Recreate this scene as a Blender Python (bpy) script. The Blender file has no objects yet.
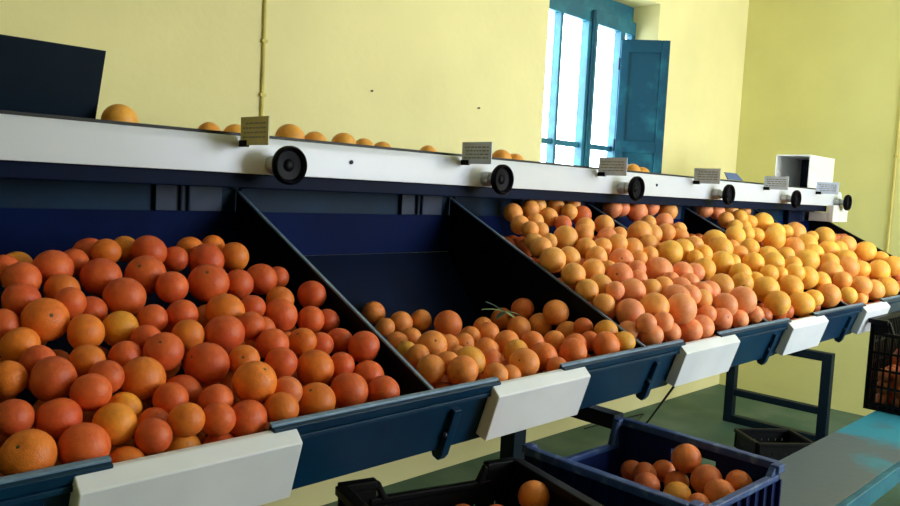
import bpy, bmesh, math, random
from mathutils import Vector, Matrix
random.seed(7)
SC = bpy.context.scene
COL = SC.collection
EYE = 1.508

# ------------------------------------------------------------------ fruit: x, y, z, radius, skin, stem direction, label, group
ORANGES = [
(0.4475, 1.59, 1.32, 0.0285, 'r', None, 'red-orange orange in the nearest bin, seventh row up from the lip, first from left', 'oranges heaped in the nearest bin'),
(0.4815, 1.6336, 1.3215, 0.0285, 'b', None, 'golden yellow orange in the nearest bin, eighth row up from the lip, first from left', 'oranges heaped in the nearest bin'),
(0.4598, 1.5332, 1.3076, 0.0328, 'r', None, 'red-orange orange in the nearest bin, sixth row up from the lip, first from left', 'oranges heaped in the nearest bin'),
(0.5257, 1.5726, 1.3224, 0.0363, 'r', None, 'red-orange orange in the nearest bin, seventh row up from the lip, second from left', 'oranges heaped in the nearest bin'),
(0.5768, 1.609, 1.3267, 0.0285, 'r', None, 'red-orange orange in the nearest bin, seventh row up from the lip, third from left', 'oranges heaped in the nearest bin'),
(0.6248, 1.6608, 1.3386, 0.0344, 'r', None, 'red-orange orange in the nearest bin, eighth row up from the lip, second from left', 'oranges heaped in the nearest bin'),
(0.6358, 1.6015, 1.3479, 0.0285, 'a', None, 'orange-skinned orange in the nearest bin, seventh row up from the lip, fifth from left', 'oranges heaped in the nearest bin'),
(0.7003, 1.6646, 1.3472, 0.0285, 'b', None, 'golden yellow orange in the nearest bin, eighth row up from the lip, third from left', 'oranges heaped in the nearest bin'),
(0.728, 1.6081, 1.3457, 0.0363, 'r', None, 'red-orange orange in the nearest bin, seventh row up from the lip, seventh from left', 'oranges heaped in the nearest bin'),
(0.6976, 1.5545, 1.3036, 0.0406, 'r', [-0.6, -0.55, 0.59], 'red-orange orange in the nearest bin, seventh row up from the lip, sixth from left', 'oranges heaped in the nearest bin'),
(0.6056, 1.548, 1.3045, 0.038, 'r', None, 'red-orange orange in the nearest bin, seventh row up from the lip, fourth from left', 'oranges heaped in the nearest bin'),
(0.5218, 1.5133, 1.2881, 0.0313, 'a', None, 'orange-skinned orange in the nearest bin, sixth row up from the lip, second from left', 'oranges heaped in the nearest bin'),
(0.5138, 1.4506, 1.2731, 0.0285, 'r', None, 'red-orange orange in the nearest bin, fifth row up from the lip, fourth from left', 'oranges heaped in the nearest bin'),
(0.4433, 1.4791, 1.2773, 0.0333, 'r', None, 'red-orange orange in the nearest bin, fifth row up from the lip, second from left', 'oranges heaped in the nearest bin'),
(0.4623, 1.4175, 1.2523, 0.038, 'a', [-0.03, -0.93, 0.36], 'orange-skinned orange in the nearest bin, fifth row up from the lip, third from left', 'oranges heaped in the nearest bin'),
(0.5594, 1.4736, 1.2518, 0.0285, 'r', None, 'red-orange orange in the nearest bin, fifth row up from the lip, fifth from left', 'oranges heaped in the nearest bin'),
(0.6239, 1.4809, 1.2729, 0.0391, 'r', None, 'red-orange orange in the nearest bin, sixth row up from the lip, third from left', 'oranges heaped in the nearest bin'),
(0.7882, 1.613, 1.3282, 0.0285, 'r', None, 'red-orange orange in the nearest bin, eighth row up from the lip, fourth from left', 'oranges heaped in the nearest bin'),
(0.724, 1.4914, 1.2853, 0.0324, 'r', None, 'red-orange orange in the nearest bin, sixth row up from the lip, fourth from left', 'oranges heaped in the nearest bin'),
(0.8466, 1.6609, 1.3425, 0.0314, 'a', None, 'orange-skinned orange in the nearest bin, eighth row up from the lip, fifth from left', 'oranges heaped in the nearest bin'),
(0.9186, 1.6899, 1.3457, 0.0285, 'a', None, 'orange-skinned orange in the nearest bin, rearmost row under the rail, first from left', 'oranges heaped in the nearest bin'),
(0.8515, 1.5953, 1.3238, 0.039, 'r', None, 'red-orange orange in the nearest bin, seventh row up from the lip, eighth from left', 'oranges heaped in the nearest bin'),
(0.9449, 1.6376, 1.326, 0.0352, 'a', None, 'orange-skinned orange in the nearest bin, eighth row up from the lip, sixth from left', 'oranges heaped in the nearest bin'),
(0.8171, 1.5177, 1.2858, 0.0423, 'r', [-0.42, -0.6, 0.68], 'red-orange orange in the nearest bin, sixth row up from the lip, fifth from left', 'oranges heaped in the nearest bin'),
(0.8954, 1.5281, 1.2784, 0.0329, 'r', None, 'red-orange orange in the nearest bin, sixth row up from the lip, sixth from left', 'oranges heaped in the nearest bin'),
(0.9665, 1.5542, 1.2831, 0.0367, 'r', None, 'red-orange orange in the nearest bin, seventh row up from the lip, ninth from left', 'oranges heaped in the nearest bin'),
(1.0248, 1.5786, 1.28, 0.0285, 'r', None, 'red-orange orange in the nearest bin, seventh row up from the lip, tenth from left', 'oranges heaped in the nearest bin'),
(0.8001, 1.4162, 1.2399, 0.0393, 'a', None, 'orange-skinned orange in the nearest bin, fifth row up from the lip, seventh from left', 'oranges heaped in the nearest bin'),
(0.8746, 1.4377, 1.2395, 0.0285, 'r', None, 'red-orange orange in the nearest bin, fifth row up from the lip, eighth from left', 'oranges heaped in the nearest bin'),
(0.7074, 1.414, 1.2415, 0.0309, 'r', None, 'red-orange orange in the nearest bin, fourth row up from the lip, fifth from left', 'oranges heaped in the nearest bin'),
(0.6467, 1.4088, 1.2388, 0.0285, 'r', None, 'red-orange orange in the nearest bin, fourth row up from the lip, fourth from left', 'oranges heaped in the nearest bin'),
(0.9715, 1.4816, 1.2442, 0.0312, 'a', None, 'orange-skinned orange in the nearest bin, sixth row up from the lip, seventh from left', 'oranges heaped in the nearest bin'),
(0.9368, 1.423, 1.2219, 0.0365, 'r', None, 'red-orange orange in the nearest bin, fifth row up from the lip, ninth from left', 'oranges heaped in the nearest bin'),
(1.0567, 1.4814, 1.2503, 0.0338, 'r', None, 'red-orange orange in the nearest bin, sixth row up from the lip, eighth from left', 'oranges heaped in the nearest bin'),
(0.9989, 1.4004, 1.2093, 0.0308, 'r', None, 'red-orange orange in the nearest bin, fourth row up from the lip, ninth from left', 'oranges heaped in the nearest bin'),
(1.0535, 1.4158, 1.2001, 0.0285, 'r', None, 'red-orange orange in the nearest bin, fifth row up from the lip, tenth from left', 'oranges heaped in the nearest bin'),
(0.823, 1.3563, 1.2195, 0.0285, 'r', None, 'red-orange orange in the nearest bin, fourth row up from the lip, seventh from left', 'oranges heaped in the nearest bin'),
(0.7587, 1.3444, 1.21, 0.0393, 'r', None, 'red-orange orange in the nearest bin, third row up from the lip, sixth from left', 'oranges heaped in the nearest bin'),
(0.846, 1.3121, 1.1874, 0.0326, 'r', None, 'red-orange orange in the nearest bin, third row up from the lip, seventh from left', 'oranges heaped in the nearest bin'),
(0.9245, 1.323, 1.1829, 0.0289, 'a', [-0.66, -0.24, 0.71], 'orange-skinned orange in the nearest bin, third row up from the lip, eighth from left', 'oranges heaped in the nearest bin'),
(0.977, 1.3342, 1.168, 0.0285, 'r', None, 'red-orange orange in the nearest bin, third row up from the lip, ninth from left', 'oranges heaped in the nearest bin'),
(1.034, 1.3438, 1.169, 0.0302, 'r', None, 'red-orange orange in the nearest bin, third row up from the lip, tenth from left', 'oranges heaped in the nearest bin'),
(1.0557, 1.2846, 1.1639, 0.0348, 'r', None, 'red-orange orange in the nearest bin, third row up from the lip, eleventh from left', 'oranges heaped in the nearest bin'),
(0.8318, 1.2582, 1.162, 0.0306, 'r', None, 'red-orange orange in the nearest bin, second row up from the lip, ninth from left', 'oranges heaped in the nearest bin'),
(0.9036, 1.2477, 1.1452, 0.0374, 'a', None, 'orange-skinned orange in the nearest bin, second row up from the lip, tenth from left', 'oranges heaped in the nearest bin'),
(0.9747, 1.2569, 1.1384, 0.0285, 'r', None, 'red-orange orange in the nearest bin, second row up from the lip, eleventh from left', 'oranges heaped in the nearest bin'),
(1.0249, 1.2303, 1.1142, 0.0348, 'r', None, 'red-orange orange in the nearest bin, second row up from the lip, twelfth from left', 'oranges heaped in the nearest bin'),
(0.9383, 1.1819, 1.1083, 0.0379, 'r', None, 'red-orange orange in the nearest bin, front row against the lip, twentieth from left', 'oranges heaped in the nearest bin'),
(1.013, 1.1673, 1.0982, 0.0332, 'r', None, 'red-orange orange in the nearest bin, front row against the lip, twenty-first from left', 'oranges heaped in the nearest bin'),
(0.8543, 1.1733, 1.1033, 0.0365, 'a', [-0.57, -0.26, 0.78], 'orange-skinned orange in the nearest bin, front row against the lip, nineteenth from left', 'oranges heaped in the nearest bin'),
(0.7972, 1.1842, 1.1278, 0.0285, 'p', None, 'pinkish orange in the nearest bin, front row against the lip, eighteenth from left', 'oranges heaped in the nearest bin'),
(0.7366, 1.1945, 1.1516, 0.0394, 'a', [0.15, -0.64, 0.76], 'orange-skinned orange in the nearest bin, front row against the lip, sixteenth from left', 'oranges heaped in the nearest bin'),
(0.7594, 1.1435, 1.1111, 0.0313, 'a', None, 'orange-skinned orange in the nearest bin, front row against the lip, seventeenth from left', 'oranges heaped in the nearest bin'),
(0.4004, 1.4337, 1.2443, 0.0285, 'r', None, 'red-orange orange in the nearest bin, fifth row up from the lip, first from left', 'oranges heaped in the nearest bin'),
(0.4125, 1.3828, 1.2183, 0.0316, 'a', None, 'orange-skinned orange in the nearest bin, fourth row up from the lip, first from left', 'oranges heaped in the nearest bin'),
(0.516, 1.3818, 1.2308, 0.0321, 'a', None, 'orange-skinned orange in the nearest bin, fourth row up from the lip, second from left', 'oranges heaped in the nearest bin'),
(0.5889, 1.4162, 1.225, 0.0332, 'b', None, 'golden yellow orange in the nearest bin, fifth row up from the lip, sixth from left', 'oranges heaped in the nearest bin'),
(0.4944, 1.3171, 1.1959, 0.0285, 'a', None, 'orange-skinned orange in the nearest bin, third row up from the lip, third from left', 'oranges heaped in the nearest bin'),
(0.4253, 1.2685, 1.1853, 0.0353, 'r', None, 'red-orange orange in the nearest bin, second row up from the lip, first from left', 'oranges heaped in the nearest bin'),
(0.4229, 1.3288, 1.1991, 0.0285, 'r', None, 'red-orange orange in the nearest bin, third row up from the lip, second from left', 'oranges heaped in the nearest bin'),
(0.3707, 1.298, 1.1868, 0.0285, 'a', None, 'orange-skinned orange in the nearest bin, third row up from the lip, first from left', 'oranges heaped in the nearest bin'),
(0.4654, 1.2223, 1.1684, 0.0299, 'r', None, 'red-orange orange in the nearest bin, second row up from the lip, second from left', 'oranges heaped in the nearest bin'),
(0.5627, 1.3282, 1.1925, 0.0285, 'r', None, 'red-orange orange in the nearest bin, third row up from the lip, fourth from left', 'oranges heaped in the nearest bin'),
(0.6157, 1.3648, 1.2105, 0.0285, 'r', None, 'red-orange orange in the nearest bin, fourth row up from the lip, third from left', 'oranges heaped in the nearest bin'),
(0.6196, 1.3041, 1.199, 0.0353, 'r', [-0.45, -0.55, 0.7], 'red-orange orange in the nearest bin, third row up from the lip, fifth from left', 'oranges heaped in the nearest bin'),
(0.567, 1.2695, 1.1653, 0.0383, 'a', None, 'orange-skinned orange in the nearest bin, second row up from the lip, fifth from left', 'oranges heaped in the nearest bin'),
(0.6907, 1.3552, 1.2139, 0.0298, 'a', None, 'orange-skinned orange in the nearest bin, fourth row up from the lip, sixth from left', 'oranges heaped in the nearest bin'),
(0.688, 1.2776, 1.1739, 0.0402, 'r', [-0.86, -0.11, 0.5], 'red-orange orange in the nearest bin, second row up from the lip, seventh from left', 'oranges heaped in the nearest bin'),
(0.6324, 1.2583, 1.1321, 0.0342, 'r', [-0.74, -0.66, 0.16], 'red-orange orange in the nearest bin, second row up from the lip, sixth from left', 'oranges heaped in the nearest bin'),
(0.7596, 1.2711, 1.1742, 0.0285, 'a', [-0.53, -0.75, 0.4], 'orange-skinned orange in the nearest bin, second row up from the lip, eighth from left', 'oranges heaped in the nearest bin'),
(0.6608, 1.1926, 1.1308, 0.0295, 'r', None, 'red-orange orange in the nearest bin, front row against the lip, twelfth from left', 'oranges heaped in the nearest bin'),
(0.5521, 1.1905, 1.1086, 0.0285, 'r', None, 'red-orange orange in the nearest bin, front row against the lip, eighth from left', 'oranges heaped in the nearest bin'),
(0.5285, 1.1405, 1.108, 0.0285, 'r', None, 'red-orange orange in the nearest bin, front row against the lip, seventh from left', 'oranges heaped in the nearest bin'),
(0.5821, 1.1405, 1.1241, 0.0285, 'a', None, 'orange-skinned orange in the nearest bin, front row against the lip, eleventh from left', 'oranges heaped in the nearest bin'),
(0.6368, 1.1405, 1.1156, 0.0285, 'r', None, 'red-orange orange in the nearest bin, front row against the lip, thirteenth from left', 'oranges heaped in the nearest bin'),
(0.6961, 1.1498, 1.1019, 0.035, 'r', None, 'red-orange orange in the nearest bin, front row against the lip, fifteenth from left', 'oranges heaped in the nearest bin'),
(0.5847, 1.1606, 1.0704, 0.0306, 'b', [0.1, -0.96, 0.26], 'golden yellow orange in the nearest bin, front row against the lip, tenth from left', 'oranges heaped in the nearest bin'),
(0.6484, 1.1538, 1.0631, 0.0285, 'r', None, 'red-orange orange in the nearest bin, front row against the lip, fourteenth from left', 'oranges heaped in the nearest bin'),
(0.4867, 1.1405, 1.0719, 0.0285, 'a', [-0.38, -0.9, 0.24], 'orange-skinned orange in the nearest bin, front row against the lip, sixth from left', 'oranges heaped in the nearest bin'),
(0.4134, 1.2084, 1.1375, 0.0341, 'r', None, 'red-orange orange in the nearest bin, front row against the lip, third from left', 'oranges heaped in the nearest bin'),
(0.4285, 1.1481, 1.1098, 0.0361, 'r', None, 'red-orange orange in the nearest bin, front row against the lip, fourth from left', 'oranges heaped in the nearest bin'),
(0.4855, 1.181, 1.124, 0.0334, 'b', None, 'golden yellow orange in the nearest bin, front row against the lip, fifth from left', 'oranges heaped in the nearest bin'),
(0.5198, 1.2299, 1.13, 0.0285, 'b', None, 'golden yellow orange in the nearest bin, second row up from the lip, fourth from left', 'oranges heaped in the nearest bin'),
(0.3537, 1.1492, 1.1115, 0.0372, 'a', [-0.54, -0.55, 0.64], 'orange-skinned orange in the nearest bin, front row against the lip, second from left', 'oranges heaped in the nearest bin'),
(0.3542, 1.2154, 1.1491, 0.0285, 'r', None, 'red-orange orange in the nearest bin, front row against the lip, first from left', 'oranges heaped in the nearest bin'),
(0.5039, 1.2625, 1.1784, 0.0285, 'r', None, 'red-orange orange in the nearest bin, second row up from the lip, third from left', 'oranges heaped in the nearest bin'),
(0.8672, 1.3846, 1.202, 0.0285, 'r', None, 'red-orange orange in the nearest bin, fourth row up from the lip, eighth from left', 'oranges heaped in the nearest bin'),
(0.5907, 1.2147, 1.1399, 0.0285, 'r', None, 'red-orange orange in the nearest bin, front row against the lip, ninth from left', 'oranges heaped in the nearest bin'),
(1.4669, 1.7474, 1.1377, 0.0345, 'n', None, 'orange-skinned orange in the second bin, rearmost row under the rail, first from left', 'oranges heaped in the second bin'),
(1.4147, 1.6337, 1.1175, 0.0285, 'n', None, 'orange-skinned orange in the second bin, eighth row up from the lip, first from left', 'oranges heaped in the second bin'),
(1.4993, 1.6622, 1.1184, 0.0345, 'n', None, 'orange-skinned orange in the second bin, eighth row up from the lip, second from left', 'oranges heaped in the second bin'),
(1.5751, 1.6588, 1.1183, 0.0339, 'n', None, 'orange-skinned orange in the second bin, eighth row up from the lip, third from left', 'oranges heaped in the second bin'),
(1.6138, 1.5849, 1.116, 0.0422, 'm', None, 'red-orange orange in the second bin, seventh row up from the lip, first from left', 'oranges heaped in the second bin'),
(1.3201, 1.4754, 1.1128, 0.0285, 'n', None, 'orange-skinned orange in the second bin, fifth row up from the lip, first from left', 'oranges heaped in the second bin'),
(1.3895, 1.4986, 1.1135, 0.029, 'n', None, 'orange-skinned orange in the second bin, sixth row up from the lip, first from left', 'oranges heaped in the second bin'),
(1.2744, 1.3862, 1.1072, 0.0285, 'y', None, 'golden yellow orange in the second bin, fourth row up from the lip, first from left', 'oranges heaped in the second bin'),
(1.3608, 1.389, 1.1146, 0.0393, 'n', [-0.39, -0.73, 0.55], 'orange-skinned orange in the second bin, fourth row up from the lip, second from left', 'oranges heaped in the second bin'),
(1.211, 1.2358, 1.1057, 0.0336, 'n', None, 'orange-skinned orange in the second bin, second row up from the lip, first from left', 'oranges heaped in the second bin'),
(1.4259, 1.3967, 1.1088, 0.0285, 'n', None, 'orange-skinned orange in the second bin, fourth row up from the lip, third from left', 'oranges heaped in the second bin'),
(1.4811, 1.394, 1.1074, 0.0285, 'n', [-0.37, -0.9, 0.24], 'orange-skinned orange in the second bin, fourth row up from the lip, fourth from left', 'oranges heaped in the second bin'),
(1.5565, 1.4422, 1.1118, 0.0285, 'n', None, 'orange-skinned orange in the second bin, fifth row up from the lip, second from left', 'oranges heaped in the second bin'),
(1.691, 1.5171, 1.114, 0.0285, 'n', None, 'orange-skinned orange in the second bin, sixth row up from the lip, second from left', 'oranges heaped in the second bin'),
(1.6242, 1.437, 1.1116, 0.0335, 'n', None, 'orange-skinned orange in the second bin, fifth row up from the lip, third from left', 'oranges heaped in the second bin'),
(1.3573, 1.2937, 1.1049, 0.0285, 'n', None, 'orange-skinned orange in the second bin, third row up from the lip, second from left', 'oranges heaped in the second bin'),
(1.334, 1.2339, 1.1069, 0.0377, 'y', None, 'golden yellow orange in the second bin, second row up from the lip, third from left', 'oranges heaped in the second bin'),
(1.2579, 1.1824, 1.1056, 0.0359, 'n', None, 'orange-skinned orange in the second bin, front row against the lip, first from left', 'oranges heaped in the second bin'),
(1.2706, 1.2433, 1.1107, 0.0285, 'n', None, 'orange-skinned orange in the second bin, second row up from the lip, second from left', 'oranges heaped in the second bin'),
(1.4709, 1.3035, 1.1076, 0.0329, 'n', None, 'orange-skinned orange in the second bin, third row up from the lip, third from left', 'oranges heaped in the second bin'),
(1.4022, 1.2289, 1.0995, 0.0332, 'm', None, 'red-orange orange in the second bin, second row up from the lip, fourth from left', 'oranges heaped in the second bin'),
(1.5942, 1.3411, 1.1087, 0.0335, 'n', None, 'orange-skinned orange in the second bin, third row up from the lip, fourth from left', 'oranges heaped in the second bin'),
(1.8441, 1.5789, 1.114, 0.0357, 'n', None, 'orange-skinned orange in the second bin, seventh row up from the lip, second from left', 'oranges heaped in the second bin'),
(1.7715, 1.4474, 1.1119, 0.0367, 'n', None, 'orange-skinned orange in the second bin, fifth row up from the lip, fourth from left', 'oranges heaped in the second bin'),
(1.8662, 1.5156, 1.1514, 0.037, 'm', None, 'red-orange orange in the second bin, sixth row up from the lip, third from left', 'oranges heaped in the second bin'),
(1.8653, 1.4441, 1.1135, 0.0379, 'n', None, 'orange-skinned orange in the second bin, fifth row up from the lip, fifth from left', 'oranges heaped in the second bin'),
(1.8645, 1.3866, 1.1607, 0.0388, 'n', None, 'orange-skinned orange in the second bin, fourth row up from the lip, fifth from left', 'oranges heaped in the second bin'),
(1.8643, 1.3372, 1.1038, 0.0389, 'n', None, 'orange-skinned orange in the second bin, third row up from the lip, seventh from left', 'oranges heaped in the second bin'),
(1.8549, 1.2798, 1.1344, 0.0288, 'm', None, 'red-orange orange in the second bin, second row up from the lip, seventh from left', 'oranges heaped in the second bin'),
(1.6554, 1.303, 1.1076, 0.0324, 'm', None, 'red-orange orange in the second bin, third row up from the lip, fifth from left', 'oranges heaped in the second bin'),
(1.7251, 1.2837, 1.1064, 0.0315, 'n', None, 'orange-skinned orange in the second bin, third row up from the lip, sixth from left', 'oranges heaped in the second bin'),
(1.5242, 1.2508, 1.106, 0.033, 'y', None, 'golden yellow orange in the second bin, second row up from the lip, fifth from left', 'oranges heaped in the second bin'),
(1.4512, 1.1643, 1.1034, 0.0371, 'n', [-0.89, -0.29, 0.36], 'orange-skinned orange in the second bin, front row against the lip, fourth from left', 'oranges heaped in the second bin'),
(1.5719, 1.1983, 1.099, 0.0362, 'm', None, 'red-orange orange in the second bin, front row against the lip, fifth from left', 'oranges heaped in the second bin'),
(1.7396, 1.2233, 1.1057, 0.0325, 'm', None, 'red-orange orange in the second bin, second row up from the lip, sixth from left', 'oranges heaped in the second bin'),
(1.6598, 1.1722, 1.1037, 0.0375, 'm', None, 'red-orange orange in the second bin, front row against the lip, seventh from left', 'oranges heaped in the second bin'),
(1.8155, 1.2295, 1.1073, 0.0285, 'm', None, 'red-orange orange in the second bin, second row up from the lip, eighth from left', 'oranges heaped in the second bin'),
(1.8689, 1.2131, 1.1317, 0.0344, 'y', None, 'golden yellow orange in the second bin, front row against the lip, eighth from left', 'oranges heaped in the second bin'),
(1.8026, 1.166, 1.1076, 0.0383, 'm', None, 'red-orange orange in the second bin, front row against the lip, ninth from left', 'oranges heaped in the second bin'),
(1.8711, 1.1529, 1.112, 0.031, 'y', None, 'golden yellow orange in the second bin, front row against the lip, tenth from left', 'oranges heaped in the second bin'),
(1.3781, 1.1464, 1.0805, 0.0308, 'n', None, 'orange-skinned orange in the second bin, front row against the lip, third from left', 'oranges heaped in the second bin'),
(1.5533, 1.1405, 1.083, 0.0285, 'm', None, 'red-orange orange in the second bin, front row against the lip, sixth from left', 'oranges heaped in the second bin'),
(1.261, 1.3327, 1.1114, 0.0285, 'n', None, 'orange-skinned orange in the second bin, third row up from the lip, first from left', 'oranges heaped in the second bin'),
(1.3233, 1.1405, 1.097, 0.0285, 'n', None, 'orange-skinned orange in the second bin, front row against the lip, second from left', 'oranges heaped in the second bin'),
(2.0858, 1.7602, 1.4376, 0.0345, 'o3', None, 'orange-skinned orange in the third bin, tenth row up from the lip, first from left', 'oranges heaped in the third bin'),
(2.0471, 1.6944, 1.4005, 0.0334, 'o3', None, 'orange-skinned orange in the third bin, ninth row up from the lip, first from left', 'oranges heaped in the third bin'),
(2.2128, 1.7886, 1.4504, 0.0359, 'o3', None, 'orange-skinned orange in the third bin, tenth row up from the lip, second from left', 'oranges heaped in the third bin'),
(2.2969, 1.8246, 1.4666, 0.035, 'o3', None, 'orange-skinned orange in the third bin, rearmost row under the rail, first from left', 'oranges heaped in the third bin'),
(2.1387, 1.7035, 1.4121, 0.0309, 'o3', None, 'orange-skinned orange in the third bin, ninth row up from the lip, second from left', 'oranges heaped in the third bin'),
(2.0311, 1.6366, 1.3883, 0.0297, 'o3', None, 'orange-skinned orange in the third bin, eighth row up from the lip, first from left', 'oranges heaped in the third bin'),
(2.1001, 1.647, 1.3867, 0.0285, 'o3', None, 'orange-skinned orange in the third bin, eighth row up from the lip, second from left', 'oranges heaped in the third bin'),
(2.4079, 1.8259, 1.4614, 0.0378, 'o3', None, 'orange-skinned orange in the third bin, rearmost row under the rail, second from left', 'oranges heaped in the third bin'),
(2.2639, 1.7431, 1.4267, 0.0359, 'o3', None, 'orange-skinned orange in the third bin, ninth row up from the lip, third from left', 'oranges heaped in the third bin'),
(2.5254, 1.83, 1.475, 0.0329, 'o3', None, 'orange-skinned orange in the third bin, rearmost row under the rail, third from left', 'oranges heaped in the third bin'),
(2.4111, 1.7603, 1.4456, 0.0319, 'o3', None, 'orange-skinned orange in the third bin, tenth row up from the lip, third from left', 'oranges heaped in the third bin'),
(2.4821, 1.7533, 1.432, 0.04, 'r3', None, 'red-orange orange in the third bin, tenth row up from the lip, fourth from left', 'oranges heaped in the third bin'),
(2.2715, 1.6814, 1.4052, 0.0319, 'r3', None, 'red-orange orange in the third bin, ninth row up from the lip, fourth from left', 'oranges heaped in the third bin'),
(2.3863, 1.6672, 1.3957, 0.0365, 'o3', None, 'orange-skinned orange in the third bin, eighth row up from the lip, fourth from left', 'oranges heaped in the third bin'),
(2.5363, 1.6858, 1.4041, 0.0388, 'o3', None, 'orange-skinned orange in the third bin, ninth row up from the lip, fifth from left', 'oranges heaped in the third bin'),
(2.1729, 1.5953, 1.3632, 0.0429, 'o3', None, 'orange-skinned orange in the third bin, seventh row up from the lip, third from left', 'oranges heaped in the third bin'),
(2.061, 1.5793, 1.3537, 0.0285, 'o3', None, 'orange-skinned orange in the third bin, seventh row up from the lip, second from left', 'oranges heaped in the third bin'),
(2.3186, 1.6224, 1.3756, 0.0355, 'o3', None, 'orange-skinned orange in the third bin, eighth row up from the lip, third from left', 'oranges heaped in the third bin'),
(2.0069, 1.5975, 1.3526, 0.0304, 'o3', None, 'orange-skinned orange in the third bin, seventh row up from the lip, first from left', 'oranges heaped in the third bin'),
(1.9742, 1.5432, 1.338, 0.0366, 'o3', None, 'orange-skinned orange in the third bin, sixth row up from the lip, first from left', 'oranges heaped in the third bin'),
(1.9534, 1.4773, 1.3055, 0.0422, 'o3', None, 'orange-skinned orange in the third bin, fifth row up from the lip, first from left', 'oranges heaped in the third bin'),
(2.04, 1.479, 1.311, 0.0368, 'o3', None, 'orange-skinned orange in the third bin, fifth row up from the lip, second from left', 'oranges heaped in the third bin'),
(2.209, 1.5334, 1.3334, 0.0372, 'o3', None, 'orange-skinned orange in the third bin, sixth row up from the lip, second from left', 'oranges heaped in the third bin'),
(2.3032, 1.5331, 1.3354, 0.0346, 'o3', None, 'orange-skinned orange in the third bin, sixth row up from the lip, third from left', 'oranges heaped in the third bin'),
(2.429, 1.5979, 1.3605, 0.038, 'p3', None, 'pinkish orange in the third bin, seventh row up from the lip, fourth from left', 'oranges heaped in the third bin'),
(2.5255, 1.6098, 1.3699, 0.0314, 'o3', None, 'orange-skinned orange in the third bin, seventh row up from the lip, fifth from left', 'oranges heaped in the third bin'),
(2.3957, 1.533, 1.3446, 0.0377, 'o3', None, 'orange-skinned orange in the third bin, sixth row up from the lip, fourth from left', 'oranges heaped in the third bin'),
(2.1812, 1.4706, 1.3081, 0.0382, 'o3', None, 'orange-skinned orange in the third bin, fifth row up from the lip, third from left', 'oranges heaped in the third bin'),
(2.0693, 1.4051, 1.2778, 0.038, 'o3', None, 'orange-skinned orange in the third bin, fourth row up from the lip, second from left', 'oranges heaped in the third bin'),
(1.9533, 1.3966, 1.2689, 0.038, 'o3', None, 'orange-skinned orange in the third bin, fourth row up from the lip, first from left', 'oranges heaped in the third bin'),
(2.4686, 1.5159, 1.327, 0.0416, 'o3', None, 'orange-skinned orange in the third bin, sixth row up from the lip, fifth from left', 'oranges heaped in the third bin'),
(2.3024, 1.4531, 1.2963, 0.0427, 'p3', [-0.78, -0.57, 0.27], 'pinkish orange in the third bin, fifth row up from the lip, fifth from left', 'oranges heaped in the third bin'),
(2.4067, 1.4508, 1.2987, 0.033, 'o3', None, 'orange-skinned orange in the third bin, fifth row up from the lip, sixth from left', 'oranges heaped in the third bin'),
(1.9465, 1.3384, 1.2287, 0.0353, 'o3', None, 'orange-skinned orange in the third bin, third row up from the lip, first from left', 'oranges heaped in the third bin'),
(2.02, 1.3428, 1.2373, 0.0379, 'o3', None, 'orange-skinned orange in the third bin, third row up from the lip, second from left', 'oranges heaped in the third bin'),
(2.1442, 1.3549, 1.2628, 0.042, 'p3', [-0.92, -0.35, 0.19], 'pinkish orange in the third bin, fourth row up from the lip, third from left', 'oranges heaped in the third bin'),
(2.1742, 1.4149, 1.276, 0.0285, 'o3', None, 'orange-skinned orange in the third bin, fifth row up from the lip, fourth from left', 'oranges heaped in the third bin'),
(2.5293, 1.4799, 1.3068, 0.0341, 'o3', None, 'orange-skinned orange in the third bin, fifth row up from the lip, seventh from left', 'oranges heaped in the third bin'),
(2.6293, 1.5446, 1.341, 0.0357, 'o3', None, 'orange-skinned orange in the third bin, sixth row up from the lip, sixth from left', 'oranges heaped in the third bin'),
(2.2922, 1.3844, 1.2715, 0.0334, 'p3', None, 'pinkish orange in the third bin, fourth row up from the lip, fourth from left', 'oranges heaped in the third bin'),
(2.2336, 1.3413, 1.2491, 0.0306, 'p3', None, 'pinkish orange in the third bin, third row up from the lip, fourth from left', 'oranges heaped in the third bin'),
(2.1069, 1.2831, 1.2229, 0.042, 'p3', None, 'pinkish orange in the third bin, third row up from the lip, third from left', 'oranges heaped in the third bin'),
(2.0069, 1.28, 1.232, 0.0285, 'p3', None, 'pinkish orange in the third bin, second row up from the lip, second from left', 'oranges heaped in the third bin'),
(1.9442, 1.276, 1.1963, 0.0329, 'o3', None, 'orange-skinned orange in the third bin, second row up from the lip, first from left', 'oranges heaped in the third bin'),
(1.9935, 1.2156, 1.1747, 0.0435, 'p3', None, 'pinkish orange in the third bin, front row against the lip, second from left', 'oranges heaped in the third bin'),
(2.2252, 1.2851, 1.2238, 0.0335, 'o3', None, 'orange-skinned orange in the third bin, third row up from the lip, fifth from left', 'oranges heaped in the third bin'),
(2.0999, 1.2, 1.1854, 0.0457, 'o3', None, 'orange-skinned orange in the third bin, front row against the lip, fifth from left', 'oranges heaped in the third bin'),
(2.4548, 1.3958, 1.2608, 0.0506, 'p3', None, 'pinkish orange in the third bin, fourth row up from the lip, fifth from left', 'oranges heaped in the third bin'),
(2.3162, 1.2965, 1.2289, 0.0327, 'o3', None, 'orange-skinned orange in the third bin, third row up from the lip, sixth from left', 'oranges heaped in the third bin'),
(2.4229, 1.3278, 1.2385, 0.0302, 'p3', None, 'pinkish orange in the third bin, third row up from the lip, seventh from left', 'oranges heaped in the third bin'),
(2.671, 1.4779, 1.3105, 0.0512, 'y3', None, 'golden yellow orange in the third bin, fifth row up from the lip, eighth from left', 'oranges heaped in the third bin'),
(2.8105, 1.5004, 1.3178, 0.0449, 'y3', None, 'golden yellow orange in the fourth bin, sixth row up from the lip, first from left', 'oranges heaped in the fourth bin'),
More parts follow.
